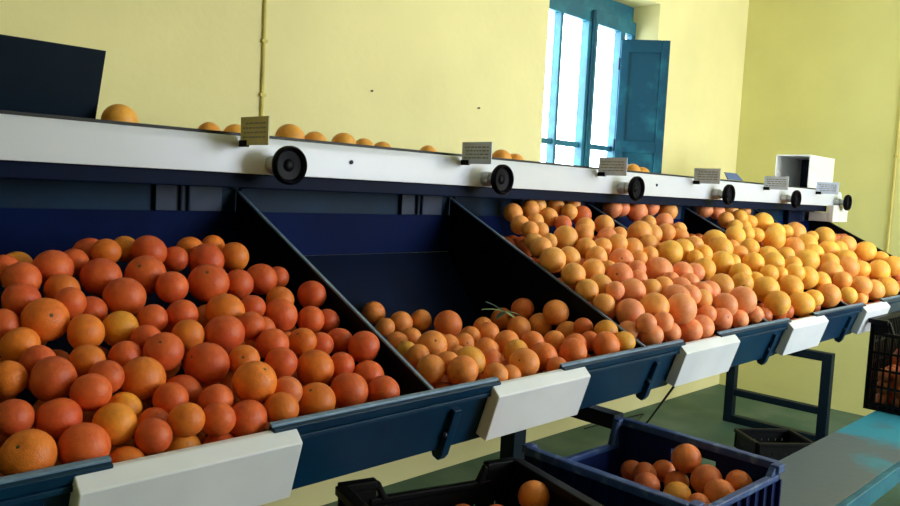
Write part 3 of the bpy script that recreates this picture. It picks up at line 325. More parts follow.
FILL = [(0.319, 1.155, 1.046), (0.387, 1.155, 1.046), (0.73, 1.155, 1.046), (0.798, 1.155, 1.046), (0.867, 1.155, 1.046), (0.935, 1.155, 1.046), (0.353, 1.215, 1.046), (0.421, 1.215, 1.046), (0.49, 1.215, 1.046), (0.558, 1.215, 1.046), (0.627, 1.215, 1.046), (0.695, 1.215, 1.046), (0.764, 1.215, 1.046), (0.832, 1.215, 1.046), (0.901, 1.215, 1.046), (0.969, 1.215, 1.046), (1.038, 1.215, 1.046), (0.319, 1.274, 1.051), (0.387, 1.274, 1.051), (0.456, 1.274, 1.051), (0.524, 1.274, 1.051), (0.593, 1.274, 1.051), (0.661, 1.274, 1.051), (0.73, 1.274, 1.051), (0.798, 1.274, 1.051), (0.867, 1.274, 1.051), (0.935, 1.274, 1.051), (1.004, 1.274, 1.051), (0.969, 1.333, 1.051), (1.038, 1.333, 1.051), (0.353, 1.304, 1.102), (0.421, 1.304, 1.102), (0.49, 1.304, 1.102), (0.558, 1.304, 1.102), (0.695, 1.304, 1.102), (0.764, 1.304, 1.102), (0.832, 1.304, 1.102), (0.901, 1.304, 1.102), (0.319, 1.363, 1.102), (0.387, 1.363, 1.102), (0.456, 1.363, 1.102), (0.524, 1.363, 1.102), (0.593, 1.363, 1.102), (0.661, 1.363, 1.102), (0.73, 1.363, 1.102), (0.798, 1.363, 1.102), (0.867, 1.363, 1.102), (0.935, 1.363, 1.102), (1.004, 1.363, 1.102), (0.969, 1.423, 1.102), (1.038, 1.423, 1.102), (0.319, 1.393, 1.158), (0.387, 1.393, 1.158), (0.456, 1.393, 1.158), (0.524, 1.393, 1.158), (0.593, 1.393, 1.158), (0.661, 1.393, 1.158), (0.73, 1.393, 1.158), (0.798, 1.393, 1.158), (0.935, 1.393, 1.158), (0.353, 1.453, 1.158), (0.421, 1.453, 1.158), (0.49, 1.453, 1.158), (0.558, 1.453, 1.158), (0.627, 1.453, 1.158), (0.695, 1.453, 1.158), (0.764, 1.453, 1.158), (0.832, 1.453, 1.158), (0.901, 1.453, 1.158), (0.969, 1.453, 1.158), (1.038, 1.453, 1.158), (0.867, 1.512, 1.158), (0.935, 1.512, 1.158), (1.004, 1.512, 1.158), (0.319, 1.483, 1.214), (0.387, 1.483, 1.214), (0.456, 1.483, 1.214), (0.661, 1.483, 1.214), (0.73, 1.483, 1.214), (0.798, 1.483, 1.214), (1.131, 1.155, 1.046), (1.2, 1.155, 1.046), (1.268, 1.155, 1.046), (1.474, 1.155, 1.046), (1.611, 1.155, 1.046), (1.679, 1.155, 1.046), (1.748, 1.155, 1.046), (1.817, 1.155, 1.046), (1.165, 1.215, 1.046), (1.234, 1.215, 1.046), (1.302, 1.215, 1.046), (1.371, 1.215, 1.046), (1.44, 1.215, 1.046), (1.508, 1.215, 1.046), (1.645, 1.215, 1.046), (1.714, 1.215, 1.046), (1.782, 1.215, 1.046), (1.851, 1.215, 1.046), (1.131, 1.274, 1.051), (1.2, 1.274, 1.051), (1.268, 1.274, 1.051), (1.337, 1.274, 1.051), (1.405, 1.274, 1.051), (1.474, 1.274, 1.051), (1.542, 1.274, 1.051), (1.611, 1.274, 1.051), (1.679, 1.274, 1.051), (1.748, 1.274, 1.051), (1.817, 1.274, 1.051), (1.165, 1.333, 1.051), (1.234, 1.333, 1.051), (1.302, 1.333, 1.051), (1.371, 1.333, 1.051), (1.44, 1.333, 1.051), (1.508, 1.333, 1.051), (1.577, 1.333, 1.051), (1.645, 1.333, 1.051), (1.714, 1.333, 1.051), (1.782, 1.333, 1.051), (1.131, 1.393, 1.057), (1.2, 1.393, 1.057), (1.405, 1.393, 1.057), (1.542, 1.393, 1.057), (1.611, 1.393, 1.057), (1.679, 1.393, 1.057), (1.748, 1.393, 1.057), (1.817, 1.393, 1.057), (1.165, 1.453, 1.057), (1.234, 1.453, 1.057), (1.302, 1.453, 1.057), (1.371, 1.453, 1.057), (1.44, 1.453, 1.057), (1.508, 1.453, 1.057), (1.577, 1.453, 1.057), (1.645, 1.453, 1.057), (1.714, 1.453, 1.057), (1.131, 1.512, 1.063), (1.2, 1.512, 1.063), (1.268, 1.512, 1.063), (1.337, 1.512, 1.063), (1.405, 1.512, 1.063), (1.474, 1.512, 1.063), (1.542, 1.512, 1.063), (1.611, 1.512, 1.063), (1.748, 1.512, 1.063), (1.817, 1.512, 1.063), (1.165, 1.571, 1.063), (1.234, 1.571, 1.063), (1.302, 1.571, 1.063), (1.371, 1.571, 1.063), (1.44, 1.571, 1.063), (1.508, 1.571, 1.063), (1.577, 1.571, 1.063), (1.714, 1.571, 1.063), (1.782, 1.571, 1.063), (1.944, 1.155, 1.046), (2.013, 1.155, 1.046), (2.081, 1.155, 1.046), (2.15, 1.155, 1.046), (2.218, 1.155, 1.046), (2.287, 1.155, 1.046), (2.355, 1.155, 1.046), (2.424, 1.155, 1.046), (2.492, 1.155, 1.046), (2.561, 1.155, 1.046), (2.629, 1.155, 1.046), (2.184, 1.185, 1.102), (2.526, 1.185, 1.102), (1.944, 1.245, 1.102), (2.013, 1.245, 1.102), (2.081, 1.245, 1.102), (2.15, 1.245, 1.102), (2.218, 1.245, 1.102), (2.287, 1.245, 1.102), (2.355, 1.245, 1.102), (2.424, 1.245, 1.102), (2.492, 1.245, 1.102), (2.561, 1.245, 1.102), (2.629, 1.245, 1.102), (2.081, 1.274, 1.158), (2.15, 1.274, 1.158), (2.218, 1.274, 1.158), (2.287, 1.274, 1.158), (2.355, 1.274, 1.158), (2.424, 1.274, 1.158), (2.492, 1.274, 1.158), (1.978, 1.333, 1.158), (2.047, 1.333, 1.158), (2.115, 1.333, 1.158), (2.184, 1.333, 1.158), (2.252, 1.333, 1.158), (2.321, 1.333, 1.158), (2.389, 1.333, 1.158), (2.458, 1.333, 1.158), (2.526, 1.333, 1.158), (2.595, 1.333, 1.158), (2.663, 1.333, 1.158), (1.944, 1.393, 1.158), (2.013, 1.393, 1.158), (2.081, 1.393, 1.158), (2.15, 1.393, 1.158), (2.218, 1.393, 1.158), (2.287, 1.393, 1.158), (2.355, 1.393, 1.158), (2.424, 1.393, 1.158), (2.492, 1.393, 1.158), (2.561, 1.393, 1.158), (2.629, 1.393, 1.158), (2.047, 1.423, 1.214), (2.115, 1.423, 1.214), (2.184, 1.423, 1.214), (2.252, 1.423, 1.214), (2.321, 1.423, 1.214), (2.389, 1.423, 1.214), (2.526, 1.423, 1.214), (2.595, 1.423, 1.214), (2.663, 1.423, 1.214), (1.944, 1.483, 1.214), (2.013, 1.483, 1.214), (2.081, 1.483, 1.214), (2.15, 1.483, 1.214), (2.218, 1.483, 1.214), (2.287, 1.483, 1.214), (2.355, 1.483, 1.214), (2.424, 1.483, 1.214), (2.492, 1.483, 1.214), (2.561, 1.483, 1.214), (2.629, 1.483, 1.214), (2.081, 1.512, 1.27), (2.15, 1.512, 1.27), (2.218, 1.512, 1.27), (2.287, 1.512, 1.27), (2.355, 1.512, 1.27), (2.424, 1.512, 1.27), (2.047, 1.571, 1.27), (2.115, 1.571, 1.27), (2.184, 1.571, 1.27), (2.252, 1.571, 1.27), (2.321, 1.571, 1.27), (2.389, 1.571, 1.27), (2.458, 1.571, 1.27), (2.526, 1.571, 1.27), (2.595, 1.571, 1.27), (2.663, 1.571, 1.27), (1.944, 1.631, 1.27), (2.013, 1.631, 1.27), (2.081, 1.631, 1.27), (2.15, 1.631, 1.27), (2.218, 1.631, 1.27), (2.287, 1.631, 1.27), (2.355, 1.631, 1.27), (2.424, 1.631, 1.27), (2.492, 1.631, 1.27), (2.561, 1.631, 1.27), (2.629, 1.631, 1.27), (2.047, 1.661, 1.326), (2.115, 1.661, 1.326), (2.184, 1.661, 1.326), (2.252, 1.661, 1.326), (2.321, 1.661, 1.326), (2.389, 1.661, 1.326), (2.458, 1.661, 1.326), (2.526, 1.661, 1.326), (2.595, 1.661, 1.326), (1.944, 1.721, 1.326), (2.013, 1.721, 1.326), (2.081, 1.721, 1.326), (2.15, 1.721, 1.326), (2.218, 1.721, 1.326), (2.287, 1.721, 1.326), (2.355, 1.721, 1.326), (2.424, 1.721, 1.326), (2.492, 1.721, 1.326), (2.561, 1.721, 1.326), (2.629, 1.721, 1.326), (1.978, 1.78, 1.326), (2.047, 1.78, 1.326), (2.115, 1.78, 1.326), (2.184, 1.78, 1.326), (2.252, 1.78, 1.326), (2.321, 1.78, 1.326), (2.389, 1.78, 1.326), (2.458, 1.78, 1.326), (2.526, 1.78, 1.326), (2.595, 1.78, 1.326), (2.663, 1.78, 1.326), (2.757, 1.155, 1.046), (2.825, 1.155, 1.046), (2.894, 1.155, 1.046), (2.962, 1.155, 1.046), (3.031, 1.155, 1.046), (3.099, 1.155, 1.046), (3.168, 1.155, 1.046), (3.236, 1.155, 1.046), (3.305, 1.155, 1.046), (3.373, 1.155, 1.046), (3.442, 1.155, 1.046), (2.791, 1.185, 1.102), (2.859, 1.185, 1.102), (2.996, 1.185, 1.102), (3.065, 1.185, 1.102), (3.339, 1.185, 1.102), (2.757, 1.245, 1.102), (2.825, 1.245, 1.102), (2.894, 1.245, 1.102), (2.962, 1.245, 1.102), (3.031, 1.245, 1.102), (3.099, 1.245, 1.102), (3.168, 1.245, 1.102), (3.236, 1.245, 1.102), (3.305, 1.245, 1.102), (3.373, 1.245, 1.102), (3.442, 1.245, 1.102), (2.757, 1.274, 1.158), (2.894, 1.274, 1.158), (3.099, 1.274, 1.158), (3.305, 1.274, 1.158), (3.373, 1.274, 1.158), (2.791, 1.333, 1.158), (2.859, 1.333, 1.158), (2.928, 1.333, 1.158), (2.996, 1.333, 1.158), (3.065, 1.333, 1.158), (3.133, 1.333, 1.158), (3.202, 1.333, 1.158), (3.27, 1.333, 1.158), (3.339, 1.333, 1.158), (3.407, 1.333, 1.158), (3.476, 1.333, 1.158), (2.757, 1.393, 1.158), (2.825, 1.393, 1.158), (2.894, 1.393, 1.158), (2.962, 1.393, 1.158), (3.031, 1.393, 1.158), (3.099, 1.393, 1.158), (3.168, 1.393, 1.158), (3.236, 1.393, 1.158), (3.305, 1.393, 1.158), (3.373, 1.393, 1.158), (3.442, 1.393, 1.158), (2.791, 1.423, 1.214), (2.859, 1.423, 1.214), (2.996, 1.423, 1.214), (3.065, 1.423, 1.214), (3.133, 1.423, 1.214), (3.202, 1.423, 1.214), (3.27, 1.423, 1.214), (3.339, 1.423, 1.214), (3.407, 1.423, 1.214), (3.476, 1.423, 1.214), (2.757, 1.483, 1.214), (2.825, 1.483, 1.214), (2.894, 1.483, 1.214), (2.962, 1.483, 1.214), (3.031, 1.483, 1.214), (3.099, 1.483, 1.214), (3.168, 1.483, 1.214), (3.236, 1.483, 1.214), (3.305, 1.483, 1.214), (3.373, 1.483, 1.214), (3.442, 1.483, 1.214), (2.757, 1.512, 1.27), (2.894, 1.512, 1.27), (2.962, 1.512, 1.27), (3.031, 1.512, 1.27), (3.168, 1.512, 1.27), (3.305, 1.512, 1.27), (3.442, 1.512, 1.27), (2.791, 1.571, 1.27), (2.859, 1.571, 1.27), (2.928, 1.571, 1.27), (2.996, 1.571, 1.27), (3.065, 1.571, 1.27), (3.133, 1.571, 1.27), (3.202, 1.571, 1.27), (3.27, 1.571, 1.27), (3.339, 1.571, 1.27), (3.407, 1.571, 1.27), (3.476, 1.571, 1.27), (2.757, 1.631, 1.27), (2.825, 1.631, 1.27), (2.894, 1.631, 1.27), (2.962, 1.631, 1.27), (3.031, 1.631, 1.27), (3.099, 1.631, 1.27), (3.168, 1.631, 1.27), (3.236, 1.631, 1.27), (3.305, 1.631, 1.27), (3.373, 1.631, 1.27), (3.442, 1.631, 1.27), (2.791, 1.661, 1.326), (2.859, 1.661, 1.326), (2.928, 1.661, 1.326), (2.996, 1.661, 1.326), (3.065, 1.661, 1.326), (3.133, 1.661, 1.326), (3.202, 1.661, 1.326), (3.27, 1.661, 1.326), (3.339, 1.661, 1.326), (3.407, 1.661, 1.326), (3.476, 1.661, 1.326), (2.757, 1.721, 1.326), (2.825, 1.721, 1.326), (2.894, 1.721, 1.326), (2.962, 1.721, 1.326), (3.031, 1.721, 1.326), (3.099, 1.721, 1.326), (3.168, 1.721, 1.326), (3.236, 1.721, 1.326), (3.305, 1.721, 1.326), (3.373, 1.721, 1.326), (3.442, 1.721, 1.326), (2.791, 1.78, 1.326), (2.859, 1.78, 1.326), (2.928, 1.78, 1.326), (2.996, 1.78, 1.326), (3.065, 1.78, 1.326), (3.133, 1.78, 1.326), (3.202, 1.78, 1.326), (3.27, 1.78, 1.326), (3.339, 1.78, 1.326), (3.407, 1.78, 1.326), (3.476, 1.78, 1.326), (3.57, 1.155, 1.046), (3.638, 1.155, 1.046), (3.707, 1.155, 1.046), (3.775, 1.155, 1.046), (3.844, 1.155, 1.046), (3.912, 1.155, 1.046), (3.981, 1.155, 1.046), (4.049, 1.155, 1.046), (4.118, 1.155, 1.046), (4.186, 1.155, 1.046), (4.255, 1.155, 1.046), (3.604, 1.185, 1.102), (3.741, 1.185, 1.102), (3.878, 1.185, 1.102), (3.946, 1.185, 1.102), (4.152, 1.185, 1.102), (3.57, 1.245, 1.102), (3.638, 1.245, 1.102), (3.707, 1.245, 1.102), (3.775, 1.245, 1.102), (3.844, 1.245, 1.102), (3.912, 1.245, 1.102), (3.981, 1.245, 1.102), (4.049, 1.245, 1.102), (4.118, 1.245, 1.102), (4.186, 1.245, 1.102), (4.255, 1.245, 1.102), (3.57, 1.274, 1.158), (3.638, 1.274, 1.158), (3.707, 1.274, 1.158), (3.844, 1.274, 1.158), (3.912, 1.274, 1.158), (3.981, 1.274, 1.158), (4.118, 1.274, 1.158), (4.255, 1.274, 1.158), (3.604, 1.333, 1.158), (3.672, 1.333, 1.158), (3.741, 1.333, 1.158), (3.809, 1.333, 1.158), (3.878, 1.333, 1.158), (3.946, 1.333, 1.158), (4.015, 1.333, 1.158), (4.083, 1.333, 1.158), (4.152, 1.333, 1.158), (4.22, 1.333, 1.158), (4.289, 1.333, 1.158), (3.57, 1.393, 1.158), (3.638, 1.393, 1.158), (3.707, 1.393, 1.158), (3.775, 1.393, 1.158), (3.844, 1.393, 1.158), (3.912, 1.393, 1.158), (3.981, 1.393, 1.158), (4.049, 1.393, 1.158), (4.118, 1.393, 1.158), (4.186, 1.393, 1.158), (4.255, 1.393, 1.158), (3.604, 1.423, 1.214), (3.672, 1.423, 1.214), (3.809, 1.423, 1.214), (3.878, 1.423, 1.214), (4.015, 1.423, 1.214), (4.083, 1.423, 1.214), (4.152, 1.423, 1.214), (4.22, 1.423, 1.214), (4.289, 1.423, 1.214), (3.57, 1.483, 1.214), (3.638, 1.483, 1.214), (3.707, 1.483, 1.214), (3.775, 1.483, 1.214), (3.844, 1.483, 1.214), (3.912, 1.483, 1.214), (3.981, 1.483, 1.214), (4.049, 1.483, 1.214), (4.118, 1.483, 1.214), (4.186, 1.483, 1.214), (4.255, 1.483, 1.214), (3.57, 1.512, 1.27), (3.638, 1.512, 1.27), (3.707, 1.512, 1.27), (3.775, 1.512, 1.27), (3.981, 1.512, 1.27), (4.186, 1.512, 1.27), (3.604, 1.571, 1.27), (3.672, 1.571, 1.27), (3.741, 1.571, 1.27), (3.809, 1.571, 1.27), (3.878, 1.571, 1.27), (3.946, 1.571, 1.27), (4.015, 1.571, 1.27), (4.083, 1.571, 1.27), (4.152, 1.571, 1.27), (4.22, 1.571, 1.27), (4.289, 1.571, 1.27), (3.57, 1.631, 1.27), (3.638, 1.631, 1.27), (3.707, 1.631, 1.27), (3.775, 1.631, 1.27), (3.844, 1.631, 1.27), (3.912, 1.631, 1.27), (3.981, 1.631, 1.27), (4.049, 1.631, 1.27), (4.118, 1.631, 1.27), (4.186, 1.631, 1.27), (4.255, 1.631, 1.27), (3.604, 1.661, 1.326), (3.672, 1.661, 1.326), (3.741, 1.661, 1.326), (3.809, 1.661, 1.326), (3.878, 1.661, 1.326), (3.946, 1.661, 1.326), (4.015, 1.661, 1.326), (4.083, 1.661, 1.326), (4.152, 1.661, 1.326), (4.289, 1.661, 1.326), (3.57, 1.721, 1.326), (3.638, 1.721, 1.326), (3.707, 1.721, 1.326), (3.775, 1.721, 1.326), (3.844, 1.721, 1.326), (3.912, 1.721, 1.326), (3.981, 1.721, 1.326), (4.049, 1.721, 1.326), (4.118, 1.721, 1.326), (4.186, 1.721, 1.326), (4.255, 1.721, 1.326), (3.604, 1.78, 1.326), (3.672, 1.78, 1.326), (3.741, 1.78, 1.326), (3.809, 1.78, 1.326), (3.878, 1.78, 1.326), (3.946, 1.78, 1.326), (4.015, 1.78, 1.326), (4.083, 1.78, 1.326), (4.152, 1.78, 1.326), (4.22, 1.78, 1.326), (4.289, 1.78, 1.326), (4.382, 1.155, 1.046), (4.451, 1.155, 1.046), (4.519, 1.155, 1.046), (4.588, 1.155, 1.046), (4.656, 1.155, 1.046), (4.725, 1.155, 1.046), (4.793, 1.155, 1.046), (4.862, 1.155, 1.046), (4.93, 1.155, 1.046), (4.999, 1.155, 1.046), (5.067, 1.155, 1.046), (4.416, 1.185, 1.102), (4.485, 1.185, 1.102), (4.553, 1.185, 1.102), (4.622, 1.185, 1.102), (4.69, 1.185, 1.102), (4.759, 1.185, 1.102), (4.827, 1.185, 1.102), (4.896, 1.185, 1.102), (4.964, 1.185, 1.102), (5.033, 1.185, 1.102), (5.101, 1.185, 1.102), (4.382, 1.245, 1.102), (4.451, 1.245, 1.102), (4.519, 1.245, 1.102), (4.588, 1.245, 1.102), (4.656, 1.245, 1.102), (4.725, 1.245, 1.102), (4.793, 1.245, 1.102), (4.862, 1.245, 1.102), (4.93, 1.245, 1.102), (4.999, 1.245, 1.102), (5.067, 1.245, 1.102), (4.382, 1.274, 1.158), (4.451, 1.274, 1.158), (4.519, 1.274, 1.158), (4.588, 1.274, 1.158), (4.793, 1.274, 1.158), (4.862, 1.274, 1.158), (4.93, 1.274, 1.158), (4.999, 1.274, 1.158), (5.067, 1.274, 1.158), (4.416, 1.333, 1.158), (4.485, 1.333, 1.158), (4.553, 1.333, 1.158), (4.622, 1.333, 1.158), (4.69, 1.333, 1.158), (4.759, 1.333, 1.158), (4.827, 1.333, 1.158), (4.896, 1.333, 1.158), (4.964, 1.333, 1.158), (5.033, 1.333, 1.158), (5.101, 1.333, 1.158), (4.382, 1.393, 1.158), (4.451, 1.393, 1.158), (4.519, 1.393, 1.158), (4.588, 1.393, 1.158), (4.656, 1.393, 1.158), (4.725, 1.393, 1.158), (4.793, 1.393, 1.158), (4.862, 1.393, 1.158), (4.93, 1.393, 1.158), (4.999, 1.393, 1.158), (5.067, 1.393, 1.158), (4.416, 1.423, 1.214), (4.485, 1.423, 1.214), (4.553, 1.423, 1.214), (4.622, 1.423, 1.214), (4.759, 1.423, 1.214), (4.827, 1.423, 1.214), (4.896, 1.423, 1.214), (4.964, 1.423, 1.214), (5.033, 1.423, 1.214), (5.101, 1.423, 1.214), (4.382, 1.483, 1.214), (4.451, 1.483, 1.214), (4.519, 1.483, 1.214), (4.588, 1.483, 1.214), (4.656, 1.483, 1.214), (4.725, 1.483, 1.214), (4.793, 1.483, 1.214), (4.862, 1.483, 1.214), (4.93, 1.483, 1.214), (4.999, 1.483, 1.214), (5.067, 1.483, 1.214), (4.451, 1.512, 1.27), (4.519, 1.512, 1.27), (4.656, 1.512, 1.27), (4.725, 1.512, 1.27), (4.793, 1.512, 1.27), (4.862, 1.512, 1.27), (4.93, 1.512, 1.27), (4.999, 1.512, 1.27), (5.067, 1.512, 1.27), (4.416, 1.571, 1.27), (4.485, 1.571, 1.27), (4.553, 1.571, 1.27), (4.622, 1.571, 1.27), (4.69, 1.571, 1.27), (4.759, 1.571, 1.27), (4.827, 1.571, 1.27), (4.896, 1.571, 1.27), (4.964, 1.571, 1.27), (5.033, 1.571, 1.27), (5.101, 1.571, 1.27), (4.382, 1.631, 1.27), (4.451, 1.631, 1.27), (4.519, 1.631, 1.27), (4.588, 1.631, 1.27), (4.656, 1.631, 1.27), (4.725, 1.631, 1.27), (4.793, 1.631, 1.27), (4.862, 1.631, 1.27), (4.93, 1.631, 1.27), (4.999, 1.631, 1.27), (5.067, 1.631, 1.27), (4.416, 1.661, 1.326), (4.485, 1.661, 1.326), (4.553, 1.661, 1.326), (4.622, 1.661, 1.326), (4.69, 1.661, 1.326), (4.759, 1.661, 1.326), (4.827, 1.661, 1.326), (4.896, 1.661, 1.326), (4.964, 1.661, 1.326), (5.033, 1.661, 1.326), (5.101, 1.661, 1.326), (4.382, 1.721, 1.326), (4.451, 1.721, 1.326), (4.519, 1.721, 1.326), (4.588, 1.721, 1.326), (4.656, 1.721, 1.326), (4.725, 1.721, 1.326), (4.793, 1.721, 1.326), (4.862, 1.721, 1.326), (4.93, 1.721, 1.326), (4.999, 1.721, 1.326), (5.067, 1.721, 1.326), (4.416, 1.78, 1.326), (4.485, 1.78, 1.326), (4.553, 1.78, 1.326), (4.622, 1.78, 1.326), (4.69, 1.78, 1.326), (4.759, 1.78, 1.326), (4.827, 1.78, 1.326), (4.896, 1.78, 1.326), (4.964, 1.78, 1.326), (5.033, 1.78, 1.326), (5.101, 1.78, 1.326), (1.565, 0.79, 0.68), (1.595, 0.85, 0.68), (1.565, 0.91, 0.68), (1.595, 0.97, 0.68), (1.565, 1.03, 0.68), (1.595, 1.09, 0.68), (1.565, 1.15, 0.68), (1.632, 0.79, 0.68), (1.662, 0.85, 0.68), (1.632, 0.91, 0.68), (1.662, 0.97, 0.68), (1.632, 1.03, 0.68), (1.662, 1.09, 0.68), (1.632, 1.15, 0.68), (1.699, 0.79, 0.68), (1.729, 0.85, 0.68), (1.699, 0.91, 0.68), (1.729, 0.97, 0.68), (1.699, 1.03, 0.68), (1.729, 1.09, 0.68), (1.699, 1.15, 0.68), (1.766, 0.79, 0.68), (1.796, 0.85, 0.68), (1.766, 0.91, 0.68), (1.796, 0.97, 0.68), (1.766, 1.03, 0.68), (1.796, 1.09, 0.68), (1.766, 1.15, 0.68), (1.833, 0.79, 0.68), (1.863, 0.85, 0.68), (1.833, 0.91, 0.68), (1.863, 0.97, 0.68), (1.833, 1.03, 0.68), (1.863, 1.09, 0.68), (1.833, 1.15, 0.68), (1.729, 0.97, 0.743), (1.766, 0.79, 0.743), (1.863, 0.85, 0.743)]

# ------------------------------------------------------------------ helpers
def tag(o, label=None, cat=None, group=None, kind=None):
    if label: o['label'] = label
    if cat: o['category'] = cat
    if group: o['group'] = group
    if kind: o['kind'] = kind
    return o

def empty(name, loc, label, cat, group=None, rz=0.0):
    o = bpy.data.objects.new(name, None)
    o.empty_display_size = .05
    COL.objects.link(o)
    o.location = loc
    o.rotation_euler = (0, 0, rz)
    return tag(o, label, cat, group)

def link(name, me, mat, parent=None, smooth=False):
    o = bpy.data.objects.new(name, me)
    COL.objects.link(o)
    if mat: me.materials.append(mat)
    if smooth:
        for p in me.polygons: p.use_smooth = True
    if parent:
        o.parent = parent
    return o

class MB:
    """collects shapes into one mesh"""
    def __init__(self): self.v = []; self.f = []
    def add(self, vs, fs):
        n = len(self.v)
        self.v += [tuple(v) for v in vs]; self.f += [tuple(i + n for i in f) for f in fs]
        return self
    def box(self, x0, x1, y0, y1, z0, z1, M=None):
        vs = [(x, y, z) for x in (x0, x1) for y in (y0, y1) for z in (z0, z1)]
        if M: vs = [M @ Vector(v) for v in vs]
        return self.add(vs, [(0,1,3,2),(4,6,7,5),(0,4,5,1),(2,3,7,6),(0,2,6,4),(1,5,7,3)])
    def bar(self, a, b, w, h=None, up=(0,0,1)):
        """square bar between two points"""
        h = h or w
        a, b = Vector(a), Vector(b); d = (b - a).normalized(); up = Vector(up)
        if abs(d.dot(up)) > .95: up = Vector((1,0,0))
        s = d.cross(up).normalized(); u = s.cross(d)
        vs = [p + s*i*w/2 + u*j*h/2 for p in (a, b) for i, j in ((-1,-1),(1,-1),(1,1),(-1,1))]
        return self.add(vs, [(3,2,1,0),(4,5,6,7),(0,1,5,4),(1,2,6,5),(2,3,7,6),(3,0,4,7)])
    def prism_x(self, prof, x0, x1):
        """profile of (y, z) points extruded along x; the profile is counter-clockwise seen from +x"""
        n = len(prof)
        vs = [(x0, y, z) for y, z in prof] + [(x1, y, z) for y, z in prof]
        fs = [tuple(range(n-1, -1, -1)), tuple(range(n, 2*n))] + [(i, (i+1) % n, n+(i+1) % n, n+i) for i in range(n)]
        return self.add(vs, fs)
    def prism_y(self, prof, y0, y1):
        n = len(prof)
        vs = [(x, y0, z) for x, z in prof] + [(x, y1, z) for x, z in prof]
        fs = [tuple(range(n)), tuple(range(2*n-1, n-1, -1))] + [(i, n+i, n+(i+1) % n, (i+1) % n) for i in range(n)]
        return self.add(vs, fs)
    def lathe(self, prof, c, axis, seg=28):
        """profile of (radius, height) around an axis from point c"""
        ax = Vector(axis).normalized(); t = Vector((0,0,1)) if abs(ax.z) < .9 else Vector((1,0,0))
        e1 = ax.cross(t).normalized(); e2 = ax.cross(e1); c = Vector(c)
        vs, fs = [], []
        for r, h in prof:
            for k in range(seg):
                a = 2*math.pi*k/seg
                vs.append(c + ax*h + (e1*math.cos(a) + e2*math.sin(a))*r)
        for i in range(len(prof)-1):
            for k in range(seg):
                k2 = (k+1) % seg
                fs.append((i*seg+k, i*seg+k2, (i+1)*seg+k2, (i+1)*seg+k))
        fs.append(tuple(range(seg-1, -1, -1))); fs.append(tuple(range((len(prof)-1)*seg, len(prof)*seg)))
        return self.add(vs, fs)
    def tube(self, pts, r, seg=8):
        pts = [Vector(p) for p in pts]; vs, fs = [], []
        for i, p in enumerate(pts):
            d = (pts[min(i+1, len(pts)-1)] - pts[max(i-1, 0)]).normalized()
            t = Vector((0,0,1)) if abs(d.z) < .9 else Vector((1,0,0))
            s = d.cross(t).normalized(); u = s.cross(d)
            vs += [p + (s*math.cos(2*math.pi*k/seg) + u*math.sin(2*math.pi*k/seg))*r for k in range(seg)]
        for i in range(len(pts)-1):
            for k in range(seg):
                k2 = (k+1) % seg
                fs.append((i*seg+k, i*seg+k2, (i+1)*seg+k2, (i+1)*seg+k))
        fs.append(tuple(range(seg-1, -1, -1))); fs.append(tuple(range((len(pts)-1)*seg, len(pts)*seg)))
        return self.add(vs, fs)
    def build(self, name, mat, parent=None, bevel=0, smooth=False, seg=2):
        me = bpy.data.meshes.new(name)
        off = Vector((0,0,0)); q = parent
        while q and self.world:
            off += Vector(q.location); q = q.parent
        me.from_pydata([tuple(Vector(v) - off) for v in self.v], [], self.f)
        bm = bmesh.new(); bm.from_mesh(me); bmesh.ops.recalc_face_normals(bm, faces=bm.faces); bm.to_mesh(me); bm.free()
        me.update()
        o = link(name, me, mat, parent, smooth)
        if bevel:
            m = o.modifiers.new('bevel', 'BEVEL'); m.width = bevel; m.segments = seg; m.limit_method = 'ANGLE'; m.angle_limit = .6
            for p in me.polygons: p.use_smooth = True
            w = o.modifiers.new('wn', 'WEIGHTED_NORMAL'); w.keep_sharp = True
        return o
    world = True    # vertices are world coordinates, moved into the parent's frame (parents of parts are unrotated empties)

# ------------------------------------------------------------------ materials
def srgb(r, g, b):
    f = lambda c: (c/255/12.92) if c/255 <= .04045 else ((c/255+.055)/1.055)**2.4
    return (f(r), f(g), f(b), 1)

def mat(name, col, rough=.5, metal=0, var=.06, scale=8, col2=None, amt=.5, bump=0, bscale=60, spec=.5, lo=.45, hi=.62, coat=0):
    m = bpy.data.materials.new(name); m.use_nodes = True
    nt = m.node_tree; N = nt.nodes; L = nt.links
    b = N['Principled BSDF']
    b.inputs['Roughness'].default_value = rough; b.inputs['Metallic'].default_value = metal
    b.inputs['Specular IOR Level'].default_value = spec; b.inputs['Coat Weight'].default_value = coat
    tc = N.new('ShaderNodeTexCoord')
    n = N.new('ShaderNodeTexNoise'); n.inputs['Scale'].default_value = scale; n.inputs['Detail'].default_value = 6
    L.new(tc.outputs['Object'], n.inputs['Vector'])
    r = N.new('ShaderNodeValToRGB'); e = r.color_ramp.elements
    c2 = col2 or tuple(min(1, c*(1+var*4)) for c in col[:3]) + (1,)
    c1 = col if col2 else tuple(c*(1-var*2) for c in col[:3]) + (1,)
    e[0].position = lo if col2 else .3; e[1].position = hi if col2 else .7
    e[0].color = c1; e[1].color = c2
    L.new(n.outputs['Fac'], r.inputs['Fac']); L.new(r.outputs['Color'], b.inputs['Base Color'])
    if bump:
        n2 = N.new('ShaderNodeTexNoise'); n2.inputs['Scale'].default_value = bscale; n2.inputs['Detail'].default_value = 4
        L.new(tc.outputs['Object'], n2.inputs['Vector'])
        bp = N.new('ShaderNodeBump'); bp.inputs['Strength'].default_value = bump; bp.inputs['Distance'].default_value = .01
        L.new(n2.outputs['Fac'], bp.inputs['Height']); L.new(bp.outputs['Normal'], b.inputs['Normal'])
    return m

